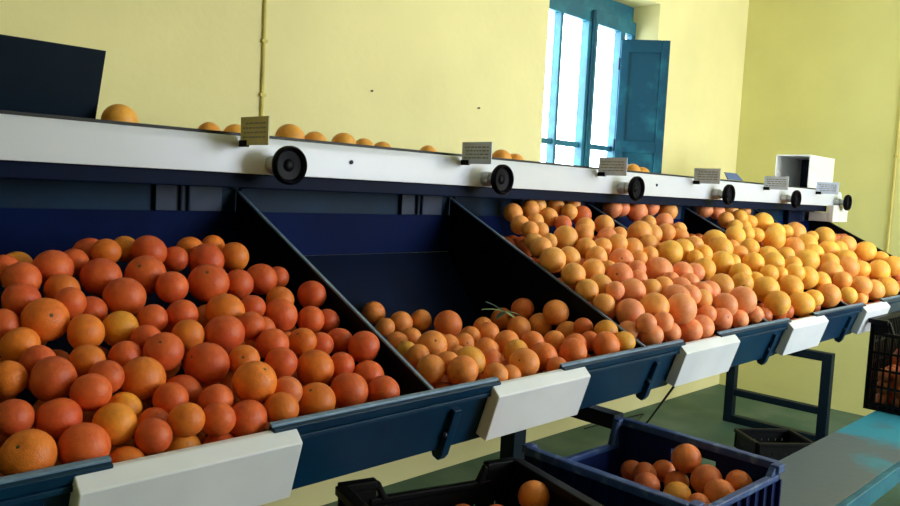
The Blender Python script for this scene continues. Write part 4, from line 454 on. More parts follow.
M = {}
M['wall'] = mat('yellow_plaster', srgb(234,224,166), .85, var=.02, scale=1.6, bump=.15, bscale=25, spec=.2)
M['wall_right'] = mat('yellow_green_plaster', srgb(222,218,148), .85, var=.02, scale=1.6, bump=.15, bscale=25, spec=.2)
M['ceiling'] = mat('white_ceiling', srgb(232,228,205), .9, var=.02)
M['floor'] = mat('green_grey_concrete', srgb(58,88,74), .6, spec=.3, scale=2.5, col2=srgb(84,104,90), bump=.1)
M['rail'] = mat('white_enamel', srgb(206,211,224), .32, var=.015, scale=3, spec=.5)
M['plate'] = mat('white_gate_enamel', srgb(224,228,238), .4, var=.02, scale=6, spec=.5)
M['navy'] = mat('navy_enamel', srgb(4,16,42), .55, var=.12, scale=5, spec=.07)
M['navy_dark'] = mat('dark_navy_enamel', srgb(2,5,16), .5, var=.1, scale=5, spec=.15)
M['liner'] = mat('blue_bin_liner', srgb(1,18,62), .6, var=.1, scale=4, spec=.05)
M['lip'] = mat('petrol_blue_enamel', srgb(4,44,72), .4, var=.08, scale=6, spec=.25)
M['strip'] = mat('teal_back_sheet', srgb(6,34,58), .5, var=.15, scale=6, spec=.1)
M['edge'] = mat('worn_lit_blue_edge', srgb(96,122,150), .4, metal=.1, var=.08, scale=20)  # worn blue-grey edges, with light caught along them put into the colour
M['zinc'] = mat('zinc_sheet', srgb(40,52,76), .5, spec=.2, var=.1, scale=12)
M['beltm'] = mat('black_rubber', srgb(14,14,16), .6, var=.1)
M['knob'] = mat('black_bakelite', srgb(9,10,18), .4, var=.05, spec=.06)
M['collar'] = mat('grey_collar', srgb(176,180,184), .35, metal=.3)
M['teal'] = mat('teal_paint', srgb(20,92,116), .5, var=.08, scale=9, col2=srgb(30,110,130), bump=.15, bscale=30)
M['shutter'] = mat('worn_teal_shutter', srgb(8,66,88), .6, spec=.25, scale=7, col2=srgb(36,112,128), lo=.5, hi=.8, bump=.2, bscale=30)
M['bench'] = mat('worn_bench_top', srgb(92,102,106), .55, scale=3.2, col2=srgb(46,140,160), lo=.55, hi=.68, bump=.2, bscale=40)
M['blue_plastic'] = mat('blue_crate_plastic', srgb(8,26,80), .5, var=.1, scale=12, spec=.2)
M['rim_plastic'] = mat('scuffed_blue_plastic', srgb(38,66,128), .5, scale=26, col2=srgb(96,120,164), lo=.52, hi=.72)
M['black_plastic'] = mat('black_crate_plastic', srgb(8,9,13), .5, var=.1, scale=12, spec=.2)
M['frame_metal'] = mat('dark_blue_steel', srgb(7,24,36), .5, var=.1, scale=8, spec=.15)
M['whitebox'] = mat('white_sheet_metal', srgb(228,228,224), .45, var=.02)
M['cream'] = mat('cream_conduit', srgb(206,190,104), .6, var=.04)
M['card_olive'] = mat('olive_card', srgb(186,178,112), .35, var=.06, scale=20)
M['card_grey'] = mat('grey_card', srgb(186,198,224), .35, var=.05, scale=20)
M['card_blue'] = mat('blue_card', srgb(62,88,140), .4, var=.05, scale=20)
M['ink'] = mat('faded_ink', srgb(128,128,116), .6)
M['leaf'] = mat('dry_leaf', srgb(150,170,120), .6, var=.1, scale=40)
M['leafd'] = mat('dark_leaf', srgb(30,62,44), .5, var=.1, scale=40)
M['stem'] = mat('stem_button', srgb(92,70,36), .8, var=.1, scale=60)
M['cable'] = mat('black_cable', srgb(16,17,18), .5)
M['gravel'] = mat('outdoor_paving', srgb(200,198,190), .9, var=.05)
nb = M['bench'].node_tree      # the teal paint survives towards the far end of the bench
_tc = [n for n in nb.nodes if n.type == 'TEX_COORD'][0]; _no = [n for n in nb.nodes if n.type == 'TEX_NOISE' and n.inputs['Scale'].default_value < 10][0]; _rp = [n for n in nb.nodes if n.type == 'VALTORGB'][0]
_sx = nb.nodes.new('ShaderNodeSeparateXYZ'); nb.links.new(_tc.outputs['Object'], _sx.inputs[0])
_mr = nb.nodes.new('ShaderNodeMapRange'); _mr.inputs['From Min'].default_value = .2; _mr.inputs['From Max'].default_value = 1.2; _mr.inputs['To Min'].default_value = -.08; _mr.inputs['To Max'].default_value = .2
nb.links.new(_sx.outputs[0], _mr.inputs['Value'])
_ad = nb.nodes.new('ShaderNodeMath'); nb.links.new(_no.outputs['Fac'], _ad.inputs[0]); nb.links.new(_mr.outputs[0], _ad.inputs[1]); nb.links.new(_ad.outputs[0], _rp.inputs['Fac'])
M['hopper'] = mat('dark_teal_sheet', srgb(4,20,36), .5, var=.1, scale=4, spec=.15)

def orange_mat():
    m = bpy.data.materials.new('orange_peel'); m.use_nodes = True
    nt = m.node_tree; N = nt.nodes; L = nt.links; b = N['Principled BSDF']
    oi = N.new('ShaderNodeObjectInfo'); tc = N.new('ShaderNodeTexCoord')
    off = N.new('ShaderNodeVectorMath'); off.operation = 'MULTIPLY_ADD'
    cx = N.new('ShaderNodeCombineXYZ'); L.new(oi.outputs['Random'], cx.inputs[0]); L.new(oi.outputs['Random'], cx.inputs[1])
    L.new(cx.outputs[0], off.inputs[0]); off.inputs[1].default_value = (37,53,11); L.new(tc.outputs['Object'], off.inputs[2])
    n = N.new('ShaderNodeTexNoise'); n.inputs['Scale'].default_value = .8; n.inputs['Detail'].default_value = 3
    L.new(off.outputs[0], n.inputs['Vector'])
    r = N.new('ShaderNodeMapRange'); r.inputs['From Min'].default_value = .36; r.inputs['From Max'].default_value = .68
    L.new(n.outputs['Fac'], r.inputs['Value'])
    hs = N.new('ShaderNodeHueSaturation'); hs.inputs['Hue'].default_value = .508; hs.inputs['Value'].default_value = 1.22
    L.new(oi.outputs['Color'], hs.inputs['Color'])
    mx = N.new('ShaderNodeMix'); mx.data_type = 'RGBA'
    L.new(r.outputs[0], mx.inputs['Factor']); L.new(oi.outputs['Color'], mx.inputs['A']); L.new(hs.outputs['Color'], mx.inputs['B'])
    n3 = N.new('ShaderNodeTexNoise'); n3.inputs['Scale'].default_value = 5; n3.inputs['Detail'].default_value = 5
    L.new(off.outputs[0], n3.inputs['Vector'])
    rr = N.new('ShaderNodeMapRange'); rr.inputs['From Min'].default_value = .3; rr.inputs['From Max'].default_value = .7
    rr.inputs['To Min'].default_value = .9; rr.inputs['To Max'].default_value = 1.06; L.new(n3.outputs['Fac'], rr.inputs['Value'])
    ml = N.new('ShaderNodeVectorMath'); ml.operation = 'SCALE'; L.new(mx.outputs['Result'], ml.inputs[0]); L.new(rr.outputs[0], ml.inputs['Scale'])
    L.new(ml.outputs[0], b.inputs['Base Color'])
    b.inputs['Roughness'].default_value = .42; b.inputs['Specular IOR Level'].default_value = .42
    b.inputs['Subsurface Weight'].default_value = .0
    vo = N.new('ShaderNodeTexVoronoi'); vo.inputs['Scale'].default_value = 17; L.new(tc.outputs['Object'], vo.inputs['Vector'])
    bp = N.new('ShaderNodeBump'); bp.inputs['Strength'].default_value = .14; bp.inputs['Distance'].default_value = .02
    L.new(vo.outputs['Distance'], bp.inputs['Height']); L.new(bp.outputs['Normal'], b.inputs['Normal'])
    return m
M['orange'] = orange_mat()
SKIN = {'m': (.72,.165,.045), 'n': (.80,.245,.06), 'g': (.86,.36,.06), 'r': (.64,.088,.024), 'a': (.72,.16,.022), 'b': (.82,.28,.03), 'o': (.76,.225,.045), 'y': (.80,.34,.05), 'p': (.74,.16,.06),  # nearest bin's skins: redder fruit, with its dimmer light also put into the colour
        'r3': (.72,.15,.05), 'o3': (.86,.35,.09), 'p3': (.88,.28,.125), 'y3': (.92,.45,.075)}
# ------------------------------------------------------------------ room shell
XW, YW = 6.215, 2.898          # right wall, back wall (inner faces)
XL, YF, ZC = -2.6, -2.4, 3.35
WX0, WX1, WZ0, WZ1 = 3.655, 4.87, .98, 2.845     # window opening in the back wall
DX0, DX1, DZ0, DZ1 = 3.0, 6.0, 1.15, 3.1         # unseen daylight opening behind the camera, raised to keep floor and bench darker
def struct(name, mb, m, bevel=0):
    return tag(mb.build(name, m, None, bevel), kind='structure')
struct('floor', MB().box(XL-.3, XW+.3, YF-.3, YW+.3, -.1, 0), M['floor'])
struct('ceiling', MB().box(XL-.3, XW+.3, YF-.3, YW+.3, ZC, ZC+.1), M['ceiling'])
w = MB()
w.box(XL, WX0, YW, YW+.3, 0, ZC); w.box(WX1, XW, YW, YW+.3, 0, ZC)
w.box(WX0, WX1, YW, YW+.3, 0, WZ0); w.box(WX0, WX1, YW, YW+.3, WZ1, ZC)
struct('wall_back', w, M['wall'])
struct('wall_right', MB().box(XW, XW+.3, YF-.3, YW+.3, 0, ZC), M['wall_right'])
struct('wall_left', MB().box(XL-.3, XL, YF-.3, YW+.3, 0, ZC), M['wall'])
w = MB()
w.box(XL, DX0, YF-.3, YF, 0, ZC); w.box(DX1, XW, YF-.3, YF, 0, ZC); w.box(DX0, DX1, YF-.3, YF, DZ1, ZC); w.box(DX0, DX1, YF-.3, YF, 0, DZ0)
struct('wall_front', w, M['wall'])

# window: fixed frame, thin stiles, glass, all set back in the recess
fy0, fy1 = 3.075, 3.125
fr = MB()
fr.box(WX0, WX1, fy0, fy1, 2.645, 2.735); fr.box(WX0, WX1, fy0, fy1, WZ0, WZ0+.06)
fr.box(WX0, 3.69, fy0, fy1, WZ0+.06, 2.645); fr.box(WX1-.045, WX1, fy0, fy1, WZ0+.06, 2.645)
fr.box(WX0, WX1, fy0+.03, fy1+.02, 2.735, WZ1)
win = tag(fr.build('window_1', M['teal'], None, .004), kind='structure')
MB().box(3.995, 4.02, fy0-.008, fy1, WZ0+.06, 2.645).build('window_stile', M['teal'], win, .003)
MB().box(4.29, 4.395, fy0-.012, fy1, WZ0+.06, 2.645).build('window_mullion', M['teal'], win, .004)
MB().box(4.318, 4.348, fy0-.03, fy0-.012, WZ0+.06, 2.72).build('window_astragal', M['shutter'], win, .004)
MB().box(4.675, 4.725, fy0-.008, fy1, WZ0+.06, 2.645).build('window_stile', M['teal'], win, .003)
gb = MB()
for a, b in ((3.69,3.995),(4.02,4.29),(4.395,4.675),(4.725,4.825)):
    gb.box(a, b, fy0+.012, fy0+.035, 1.825, 1.86)
    gb.box(a, b, fy0+.012, fy0+.035, 1.40, 1.425)
gb.build('glazing_bar', M['teal'], win, .002)
gm = bpy.data.materials.new('window_glass'); gm.use_nodes = True
nt = gm.node_tree; nt.nodes.remove(nt.nodes['Principled BSDF'])
tr = nt.nodes.new('ShaderNodeBsdfTransparent'); tr.inputs[0].default_value = (.96,.98,1,1)
gl = nt.nodes.new('ShaderNodeBsdfGlossy'); gl.inputs['Roughness'].default_value = .02
mxs = nt.nodes.new('ShaderNodeMixShader'); mxs.inputs[0].default_value = .05
nt.links.new(tr.outputs[0], mxs.inputs[1]); nt.links.new(gl.outputs[0], mxs.inputs[2])
nt.links.new(mxs.outputs[0], nt.nodes['Material Output'].inputs[0])
for a, b in ((3.69,3.995),(4.02,4.29),(4.395,4.675),(4.725,4.825)):
    MB().box(a, b, fy0+.036, fy0+.040, WZ0+.06, 2.645).build('window_pane', gm, win)
struct('trim_sill', MB().box(WX0, WX1, YW-.03, fy0, WZ0-.03, WZ0+.01), M['wall'])

# shutter leaf, opened into the room
hx, hy = 4.665, 3.055
sh = empty('window_shutter', (hx, hy, 1.02), 'worn teal wooden shutter leaf swung open at the window', 'shutter')
dirv = Vector((4.866-hx, 2.80-hy, 0)); sw = dirv.length; dirv.normalize(); nrm = Vector((dirv.y, -dirv.x, 0))
SM = Matrix(((dirv.x, nrm.x, 0, 0), (dirv.y, nrm.y, 0, 0), (0, 0, 1, 0), (0,0,0,1)))
MB.world = False
H = 2.585-1.02
f = MB()
f.box(0, .055, -.018, .018, 0, H, SM); f.box(sw-.055, sw, -.018, .018, 0, H, SM)
for z0, z1 in ((0, .10), (.80, .88), (H-.085, H)): f.box(.055, sw-.055, -.018, .018, z0, z1, SM)
f.build('shutter_frame', M['shutter'], sh, .004)
for z0, z1 in ((.10, .80), (.88, H-.085)):
    MB().box(.055, sw-.055, -.007, .007, z0, z1, SM).build('shutter_panel', M['shutter'], sh)
h = MB()
for z in (.2, .85, 1.4): h.lathe([(.009, -.04), (.009, .04)], (-.006, 0, z), (0,0,1), 10)
h.build('hinge', M['frame_metal'], sh)
MB.world = True

# conduits and nails on the walls
def top(name, mb, m, label, cat, group=None, bevel=0, smooth=False):
    return tag(mb.build(name, m, None, bevel, smooth), label, cat, group)
c = MB().tube([(1.777, YW-.007, 1.2), (1.779, YW-.007, ZC)], .007)
for z in (1.86, 2.08, 2.30): c.box(1.766, 1.791, YW-.016, YW, z-.006, z+.006)
top('wall_conduit', c, M['cream'], 'thin ochre conduit running up the yellow back wall above the belt', 'conduit')
c = MB().tube([(XW-.008, 1.72, .12), (XW-.008, 1.72, ZC)], .008)
for z in (1.2, 1.9): c.box(XW-.017, XW, 1.705, 1.735, z-.006, z+.006)
top('wall_conduit', c, M['cream'], 'thin pale conduit running up the yellow end wall', 'conduit')
for x, z, l in ((2.36, 1.948, 'tiny nail in the back wall, nearer the ochre conduit'), (3.097, 1.948, 'tiny nail in the back wall, nearer the window')):
    n = MB().lathe([(.0025, 0), (.0025, .008), (.005, .009), (.005, .011)], (x, YW, z), (0,-1,0), 10)
    top('wall_nail', n, M['frame_metal'], l, 'nail', 'nails in the back wall')

# ------------------------------------------------------------------ grading machine
DV = [1.0945 + .81273*i for i in range(-1, 6)]
mc = empty('sorting_machine', (2.7, 1.6, 0), 'long fruit sorting machine with navy bins, white rail and black knobs', 'machine')
LY, LZ = 1.0962, EYE-.4148
ca, sa = .945, .326
def lp(s, t): return (LY + sa*s - ca*t, LZ - ca*s - sa*t)
# blue lip panels, each across one divider
segs = [(-.02, .448), (.712, 1.285), (1.515, 2.105), (2.33, 2.885), (3.13, 3.71), (3.96, 5.175)]
for i, (a, b) in enumerate(segs):
    o = MB().prism_x([lp(*q) for q in ((-.004,-.012),(-.004,.006),(.014,.006),(.014,0),(.142,0),(.142,-.010),(.136,-.010),(.136,-.005),(.014,-.005),(.014,-.012))][::-1], a, b).build('lip_panel', M['lip'], mc, .0015)
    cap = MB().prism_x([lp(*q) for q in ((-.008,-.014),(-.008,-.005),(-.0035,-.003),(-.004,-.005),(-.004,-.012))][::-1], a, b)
    cap.build('lip_cap', M['edge'], o, .0015)  # wear and reflected light both in the cap colour
    lw = MB().prism_x([lp(*q) for q in ((.016,.0005),(.016,.008),(.024,.010),(.028,.0005))][::-1], a, b).build('lip_ridge', M['lip'], o, .001)
    d = DV[i] + (.068 if i < 4 else .04)
    g = MB().prism_x([lp(*q) for q in ((.040,-.002),(.040,.012),(.150,.014),(.165,.008),(.165,-.010),(.140,-.030))][::-1], d-.011, d+.011)
    gp = g.build('lip_bracket', M['lip'], o, .002)
    MB().lathe([(.007, 0), (.007, .004), (.004, .007)], (d-.011, *lp(.10, .006)), (-1,0,0), 10).build('bolt', M['zinc'], o)
MB().prism_x([lp(*q) for q in ((.128,-.024),(.128,-.008),(.146,-.008),(.146,-.024))][::-1], -.02, 5.17).build('bottom_rail', M['navy'], mc, .002)
# white gates hooked over the lip
gates = [(.394, .758), (1.258, 1.60), (2.078, 2.43), (2.862, 3.212), (3.67, 4.0)]
for a, b in gates:
    MB().prism_x([lp(*q) for q in ((.004,-.010),(.000,.004),(.013,.031),(.124,.034),(.124,.002),(.010,.001))][::-1], a, b).build('gate_plate', M['plate'], mc, .003)
# bins
FL = [(1.139, -.500), (1.70, -.470), (1.887, -.212)]
for i in range(6):
    x0, x1 = DV[i]+.0035, DV[i+1]-.0035
    pr = [(y, EYE+z) for y, z in FL] + [(y, EYE+z-.008) for y, z in FL[::-1]]
    MB().prism_x(pr, x0, x1).build('bin_floor', M['navy'], mc)
    MB().box(DV[i], DV[i+1], 1.8895, 1.894, EYE-.212, EYE-.088).build('back_panel', M['liner'], mc)
    MB().box(DV[i], DV[i+1], 1.895, 1.900, EYE-.09, EYE+.02).build('back_strip', M['strip'], mc)
    br = MB().box(x1-.225, x1-.045, 1.882, 1.8945, EYE-.088, EYE-.018).build('bracket', M['zinc'], mc, .002)
    MB().tube([(x1-.16, 1.876, EYE-.086), (x1-.16, 1.876, EYE-.02)], .005).tube([(x1-.14, 1.876, EYE-.086), (x1-.14, 1.876, EYE-.02)], .004).build('rod', M['zinc'], br)
for i, x in enumerate(DV):
    t = .003 if i < 6 else .012
    m = M['navy_dark']
    pr = [(1.106, EYE-.409), (1.889, EYE-.034), (1.889, EYE-.30), (1.70, EYE-.505), (1.142, EYE-.538)]
    d = MB().prism_x(pr, x-t, x+t).build('divider', m, mc)
    MB().prism_x([(1.106, EYE-.409), (1.107, EYE-.4035), (1.889, EYE-.0285), (1.889, EYE-.034)], x-t-.001, x+t+.001).build('divider_edge', M['edge'] if i < 6 else M['navy_dark'], d)  # lighter strip paints the highlight along the folded edges
    MB().lathe([(.007, 0), (.007, .004), (.004, .007)], (x, 1.872, EYE-.030), (0,-.43,.9), 10).build('bolt', M['zinc'], d)
# rail
RX0, RX1 = -.15, 5.26
rail = MB().prism_x([(1.7435, EYE+.0142), (1.7435, EYE+.086), (1.754, EYE+.1063), (1.780, EYE+.1063), (1.780, EYE+.0142)], RX0, RX1).build('front_rail', M['rail'], mc, .002)
MB().box(RX0, RX1, 1.766, 1.784, EYE+.1063, EYE+.1145).build('rail_edge_strip', M['beltm'], rail)
MB().box(RX0, RX1-.2, 1.760, 1.80, EYE-.022, EYE+.0142).build('under_beam', M['navy'], mc, .003)
MB().box(RX0, RX1, 1.785, 2.16, EYE+.062, EYE+.075).build('conveyor_belt', M['beltm'], mc, .002)
MB().box(RX0, RX1, 2.165, 2.19, EYE+.0, EYE+.085).build('rear_rail', M['rail'], mc, .002)
for xs in (1.36, 3.0): MB().lathe([(.006, 0), (.006, .003), (.004, .005)], (xs, 1.7437, EYE+.062), (0,-1,0), 10).build('screw', M['zinc'], rail)
bb = MB(); bb.box(RX0, RX1, 1.905, 2.16, EYE-.03, EYE+.02); bb.build('belt_bed', M['navy'], mc)
for i in range(6):
    x = 1.110 + .806*i; z = EYE+.040
    k = MB().lathe([(.012, 0), (.030, .0), (.044, .004), (.0485, .010), (.0485, .022), (.044, .027), (.040, .024), (.036, .014), (.016, .012), (.013, .016), (.004, .017)], (x, 1.685, z), (0,-1,0), 36).build('knob', M['knob'], mc, smooth=True)
    md = k.modifiers.new('es', 'EDGE_SPLIT'); md.split_angle = .9
    MB().lathe([(.024, 0), (.024, .03), (.018, .032), (.018, .0585)], (x, 1.7437, z), (0,-1,0), 24).build('knob_shaft', M['collar'], k, smooth=False)
# drive cover below the rail at the far end
MB().box(5.02, 5.27, 1.705, 1.742, EYE-.082, EYE+.020).box(5.02, 5.27, 1.742, 1.85, EYE-.082, EYE-.026).build('drive_cover', M['whitebox'], mc, .004)
MB().box(4.74, 4.925, 1.86, 1.882, EYE-.18, EYE-.0).build('end_plate', M['navy'], mc, .003)
# supports
def trestle(x, y0, y1, h, up):
    for y in (y0, y1): MB().box(x-.03, x+.03, y-.03, y+.03, 0, h).build('trestle_leg', M['frame_metal'], mc, .004)
    b = MB(); b.box(x-.03, x+.03, y0+.03, y1-.03, h-.055, h); b.build('trestle_top_bar', M['frame_metal'], mc, .004)
    b = MB(); b.box(x-.025, x+.025, y0+.03, y1-.03, .19, .235); b.build('trestle_cross_bar', M['frame_metal'], mc, .004)
    b = MB(); b.box(x-.03, x+.03, y0+.03, y1-.03, .0, .05); b.build('trestle_foot_bar', M['frame_metal'], mc, .004)
    for y in up:
        MB().box(x-.028, x+.028, y-.028, y+.028, h, EYE-.03 if y > 1.9 else EYE-.48).build('upright', M['frame_metal'], mc, .004)
trestle(5.22, 1.725, 2.345, .592, (2.12,))
MB().box(5.19, 5.25, 1.91, 2.15, EYE-.085, EYE-.03).build('end_beam', M['navy'], mc, .004)
MB().box(1.966, 2.030, 1.60, 1.66, 0, EYE-.485).build('post', M['frame_metal'], mc, .004)
MB().bar((1.972, 1.215, EYE-.653), (1.985, 1.60, EYE-.653), .05, .045).build('post_arm', M['frame_metal'], mc, .004)
MB().box(-.05, .01, 1.60, 1.66, 0, EYE-.485).build('post', M['frame_metal'], mc, .004)
MB().box(-.05, 5.15, 1.60, 1.66, EYE-.53, EYE-.485).build('bin_beam', M['frame_metal'], mc, .004)
MB().bar((.72, 1.17, .985), (1.0, 1.95, .55), .02).build('strut', M['frame_metal'], mc)

# black hopper standing behind the rail
hp = empty('infeed_hopper', (.40, 1.95, EYE+.075), 'dark navy sheet metal hopper standing on the belt behind the white rail', 'hopper')
def flare(name, a, b, c, d, t):
    """sheet from bottom edge a-b to top edge c-d, thickness t"""
    vs = [Vector(v) for v in (a, b, d, c)]; n = (vs[1]-vs[0]).cross(vs[3]-vs[0]).normalized()*t
    m = MB().add(vs + [v+n for v in vs], [(0,1,2,3),(7,6,5,4),(0,4,5,1),(1,5,6,2),(2,6,7,3),(3,7,4,0)])
    return m.build(name, M['hopper'], hp, .001)
zb, zt = EYE+.0755, EYE+.268
flare('front_panel', (.10,1.855,zb), (.703,1.855,zb), (.08,1.80,zt), (.709,1.80,zt), -.004)
flare('rear_panel', (.10,2.10,zb), (.703,2.10,zb), (.08,2.155,zt), (.709,2.155,zt), .004)
flare('side_panel', (.699,1.857,zb), (.699,2.098,zb), (.705,1.802,zt), (.705,2.153,zt), -.004)
flare('side_panel', (.104,1.857,zb), (.104,2.098,zb), (.084,1.802,zt), (.084,2.153,zt), .004)

# white box over the belt's far end
wb = empty('metal_box', (5.2, 1.96, EYE+.075), 'white sheet metal box with one open side on the far end of the rail', 'box')
z0, z1 = EYE+.1148, EYE+.322
MB().box(4.99, 5.40, 1.855, 1.863, z0, z1).build('front_panel', M['whitebox'], wb, .002)
MB().box(4.99, 5.40, 2.06, 2.068, z0-.039, z1).build('rear_panel', M['whitebox'], wb, .002)
MB().box(4.99, 5.40, 1.863, 2.06, z1-.008, z1).build('top_panel', M['whitebox'], wb, .002)
MB().box(5.39, 5.40, 1.863, 2.06, z0, z1-.008).build('end_panel', M['zinc'], wb)
MB().box(4.99, 5.39, 1.855, 2.06, z0-.039, z0-.004).build('base_panel', M['zinc'], wb)

# sign cards standing out from the rail
def sign(x, mcard, label, w=.125, h=.068, tilt=0.0, zlow=.083, name='card_sign'):
    s = empty(name, (x, 1.742, EYE+zlow), label, 'sign', 'card signs along the rail', tilt)
    MB.world = False
    pl = MB().box(-.0015, .0015, -w, 0, 0, h).build('card', mcard, s)
    MB().box(-.006, .006, -.03, .0, -.004, .012).build('clip', M['knob'], s, .001)
    t = MB(); random.seed(int(x*100))
    for r in range(4):
        y = -w+.012
        while y < -.02:
            l = random.uniform(.006, .02); 
            t.box(-.0022, -.0014, y, min(y+l, -.012), h-.014-r*.011-.004, h-.014-r*.011); y += l+.004
    t.build('print', M['ink'], s)
    MB.world = True
    return s
sx = [1.015, 1.80, 2.56, 3.32, 4.08, 4.81]
labs = ['olive card sign on the white rail beside the knob nearest the black hopper', 'grey card sign on the rail beside the second knob from the hopper',
        'grey card sign on the rail in front of the teal window shutter', 'pale card sign on the rail just past the teal shutter',
        'pale blue card sign on the rail in front of the white box opening', 'pale blue card sign at the far end of the rail under the white box']
for x, mm, l in zip(sx, ('card_olive','card_grey','card_grey','card_grey','card_blue2','card_blue2'), labs):
    if mm == 'card_blue2' and mm not in M: M[mm] = mat('pale_blue_card', srgb(196,210,238), .35, var=.04, scale=20)
    sign(x, M[mm], l)
tsg = empty('card_sign', (3.70, 1.775, EYE+.1150), 'dark blue card lying tilted on the rail between two pale signs', 'sign', 'card signs along the rail', 0)
MB.world = False
MB().add([(-.03,-.03,0),(.14,-.03,0),(.12,.0,.036),(-.01,.0,.036),(-.03,-.025,0),(.14,-.025,0),(.12,.005,.036),(-.01,.005,.036)], [(0,1,2,3),(7,6,5,4),(0,4,5,1),(1,5,6,2),(2,6,7,3),(3,7,4,0)]).build('card', M['card_blue'], tsg)
MB.world = True

# ------------------------------------------------------------------ bench
BZ = EYE-.87
bn = empty('work_bench', (2.3, .88, 0), 'long low bench with a worn grey and teal top under the crates', 'bench')
MB().box(.2, 4.7, .745, 1.02, BZ-.03, BZ).build('bench_top', M['bench'], bn, .003)
MB().box(.2, 4.7, .722, .744, BZ-.06, BZ+.001).build('front_edge', M['teal'], bn, .003)
MB().box(.2, 4.7, .80, .98, BZ-.09, BZ-.03).build('bench_rail', M['frame_metal'], bn, .003)
for x in (.4, 2.5, 4.5):
    for y in (.78, .98): MB().box(x-.025, x+.025, y-.022, y+.022, 0, BZ-.03).build('leg', M['frame_metal'], bn, .003)

# ------------------------------------------------------------------ crates
def crate(label, loc, rz, w, l, h, m, rim_m, low=None, lattice=False, slots=False, group=None, hole=True, ear=.065, name='fruit_crate'):
    """w along local x, l along local y; low: sides ('y1' ...) whose middle is cut down"""
    low = low or {}
    c = empty(name, loc, label, 'crate', group, rz)
    MB.world = False
    t = .006
    b = MB().box(-w/2, w/2, -l/2, l/2, 0, .008)
    n = int(l/.06)
    b.build('crate_base', m, c)
    def side(key, L, place):
        cut = low.get(key, 0)
        hh = h - cut
        g = MB()
        P = lambda x0, x1, z0, z1, o0=0, o1=t: g.box(x0, x1, o0, o1, z0, z1, place)
        a = L/2; e = ear if cut else .0
        top_z = hh - .02
        if lattice:
            k = int(L/.026)
            for i in range(k+1):
                x = -a+.01 + i*(L-.02)/k
                P(x-.004, x+.004, .008, top_z)
            for z in [.03] + [.03+(top_z-.03)*j/4 for j in range(1, 4)]: P(-a+.008, a-.008, z-.005, z+.005, .001, t-.001)
        elif slots:
            P(-a, a, .008, .04); P(-a, a, hh-.06, top_z)
            xs = [-a] + [x for k in range(-3, 4) for x in (k*L/8-.0035, k*L/8+.0035)] + [a]
            for q in range(0, len(xs), 2): P(xs[q], xs[q+1], .04, hh-.06)
            for k in range(9): P(-a+.012+k*(L-.024)/8-.003, -a+.012+k*(L-.024)/8+.003, .008, top_z, t, t+.008) if k in (0, 8) else None
        else:
            if hole and key != 'x0' and not cut:
                P(-a, a, .008, h-.095); P(-a, -.065, h-.095, h-.045); P(.065, a, h-.095, h-.045); P(-a, a, h-.045, top_z)
            else: P(-a, a, .008, top_z)
            k = int(L/.045)
            for i in range(k+1):
                x = -a+.012 + i*(L-.024)/k
                if hole and key != 'x0' and not cut and abs(x) < .07:
                    P(x-.003, x+.003, .008, h-.095, t, t+.010)
                else: P(x-.003, x+.003, .008, top_z, t, t+.010)
            for z in (.02, h*.45): P(-a, a, z-.004, z+.004, t, t+.008)
        sd = g.build('side_wall', m, c)
        r = MB()
        if cut:
            r.box(-a, -a+e, -.006, t+.012, h-.02, h, place); r.box(a-e, a, -.006, t+.012, h-.02, h, place)
            r.box(-a, -a+e, 0, t, top_z, h-.02, place); r.box(a-e, a, 0, t, top_z, h-.02, place)
            r.box(-a+e-.015, a-e+.015, -.004, t+.008, hh-.022, hh-.006, place)
            r.bar(place @ Vector((-a+e, t/2, h-.008)), place @ Vector((-a+e+.02, t/2, hh-.012)), .016, .014)
            r.bar(place @ Vector((a-e, t/2, h-.008)), place @ Vector((a-e-.02, t/2, hh-.012)), .016, .014)
        else:
            r.box(-a, a, -.008, t+.012, h-.02, h, place)
        r.build('rim', rim_m, sd, .003)
    # each side's local frame: x along the side, y outward
    side('y1', w, Matrix.Translation((0, l/2-t, 0)))
    side('y0', w, Matrix.Translation((0, -l/2+t, 0)) @ Matrix.Rotation(math.pi, 4, 'Z'))
    side('x1', l-2*t, Matrix.Translation((w/2-t, 0, 0)) @ Matrix.Rotation(-math.pi/2, 4, 'Z'))
    side('x0', l-2*t, Matrix.Translation((-w/2+t, 0, 0)) @ Matrix.Rotation(math.pi/2, 4, 'Z'))
    for sx_ in (-1, 1):
        for sy_ in (-1, 1): MB().box(sx_*w/2-.016*(sx_ > 0), sx_*w/2+.016*(sx_ < 0), sy_*l/2-.016*(sy_ > 0), sy_*l/2+.016*(sy_ < 0), .008, h-.02).build('corner_post', m, c)
    MB.world = True
    return c
crate('scuffed blue plastic crate half full of oranges on the bench', (1.728, .965, BZ), math.radians(-1.5), .43, .46, .24, M['blue_plastic'], M['rim_plastic'], {'y1': .062, 'y0': .018}, ear=.035)
ba = math.radians(-16.2)
crate('black plastic crate beside the blue crate, tucked under the lip', (1.138, .953, BZ), ba, .448, .55, .24, M['black_plastic'], M['black_plastic'], {'y1': .035, 'y0': .035}, slots=True, ear=.085)
crate('tall black lattice crate on the far end of the bench', (3.955, .875, BZ), 0, .46, .39, .40, M['black_plastic'], M['black_plastic'], {'x0': .05}, lattice=True)
crate('low black crate on the floor beside the dark trestle', (4.75, 1.84, 0), math.radians(-38), .36, .28, .115, M['black_plastic'], M['black_plastic'], slots=True)

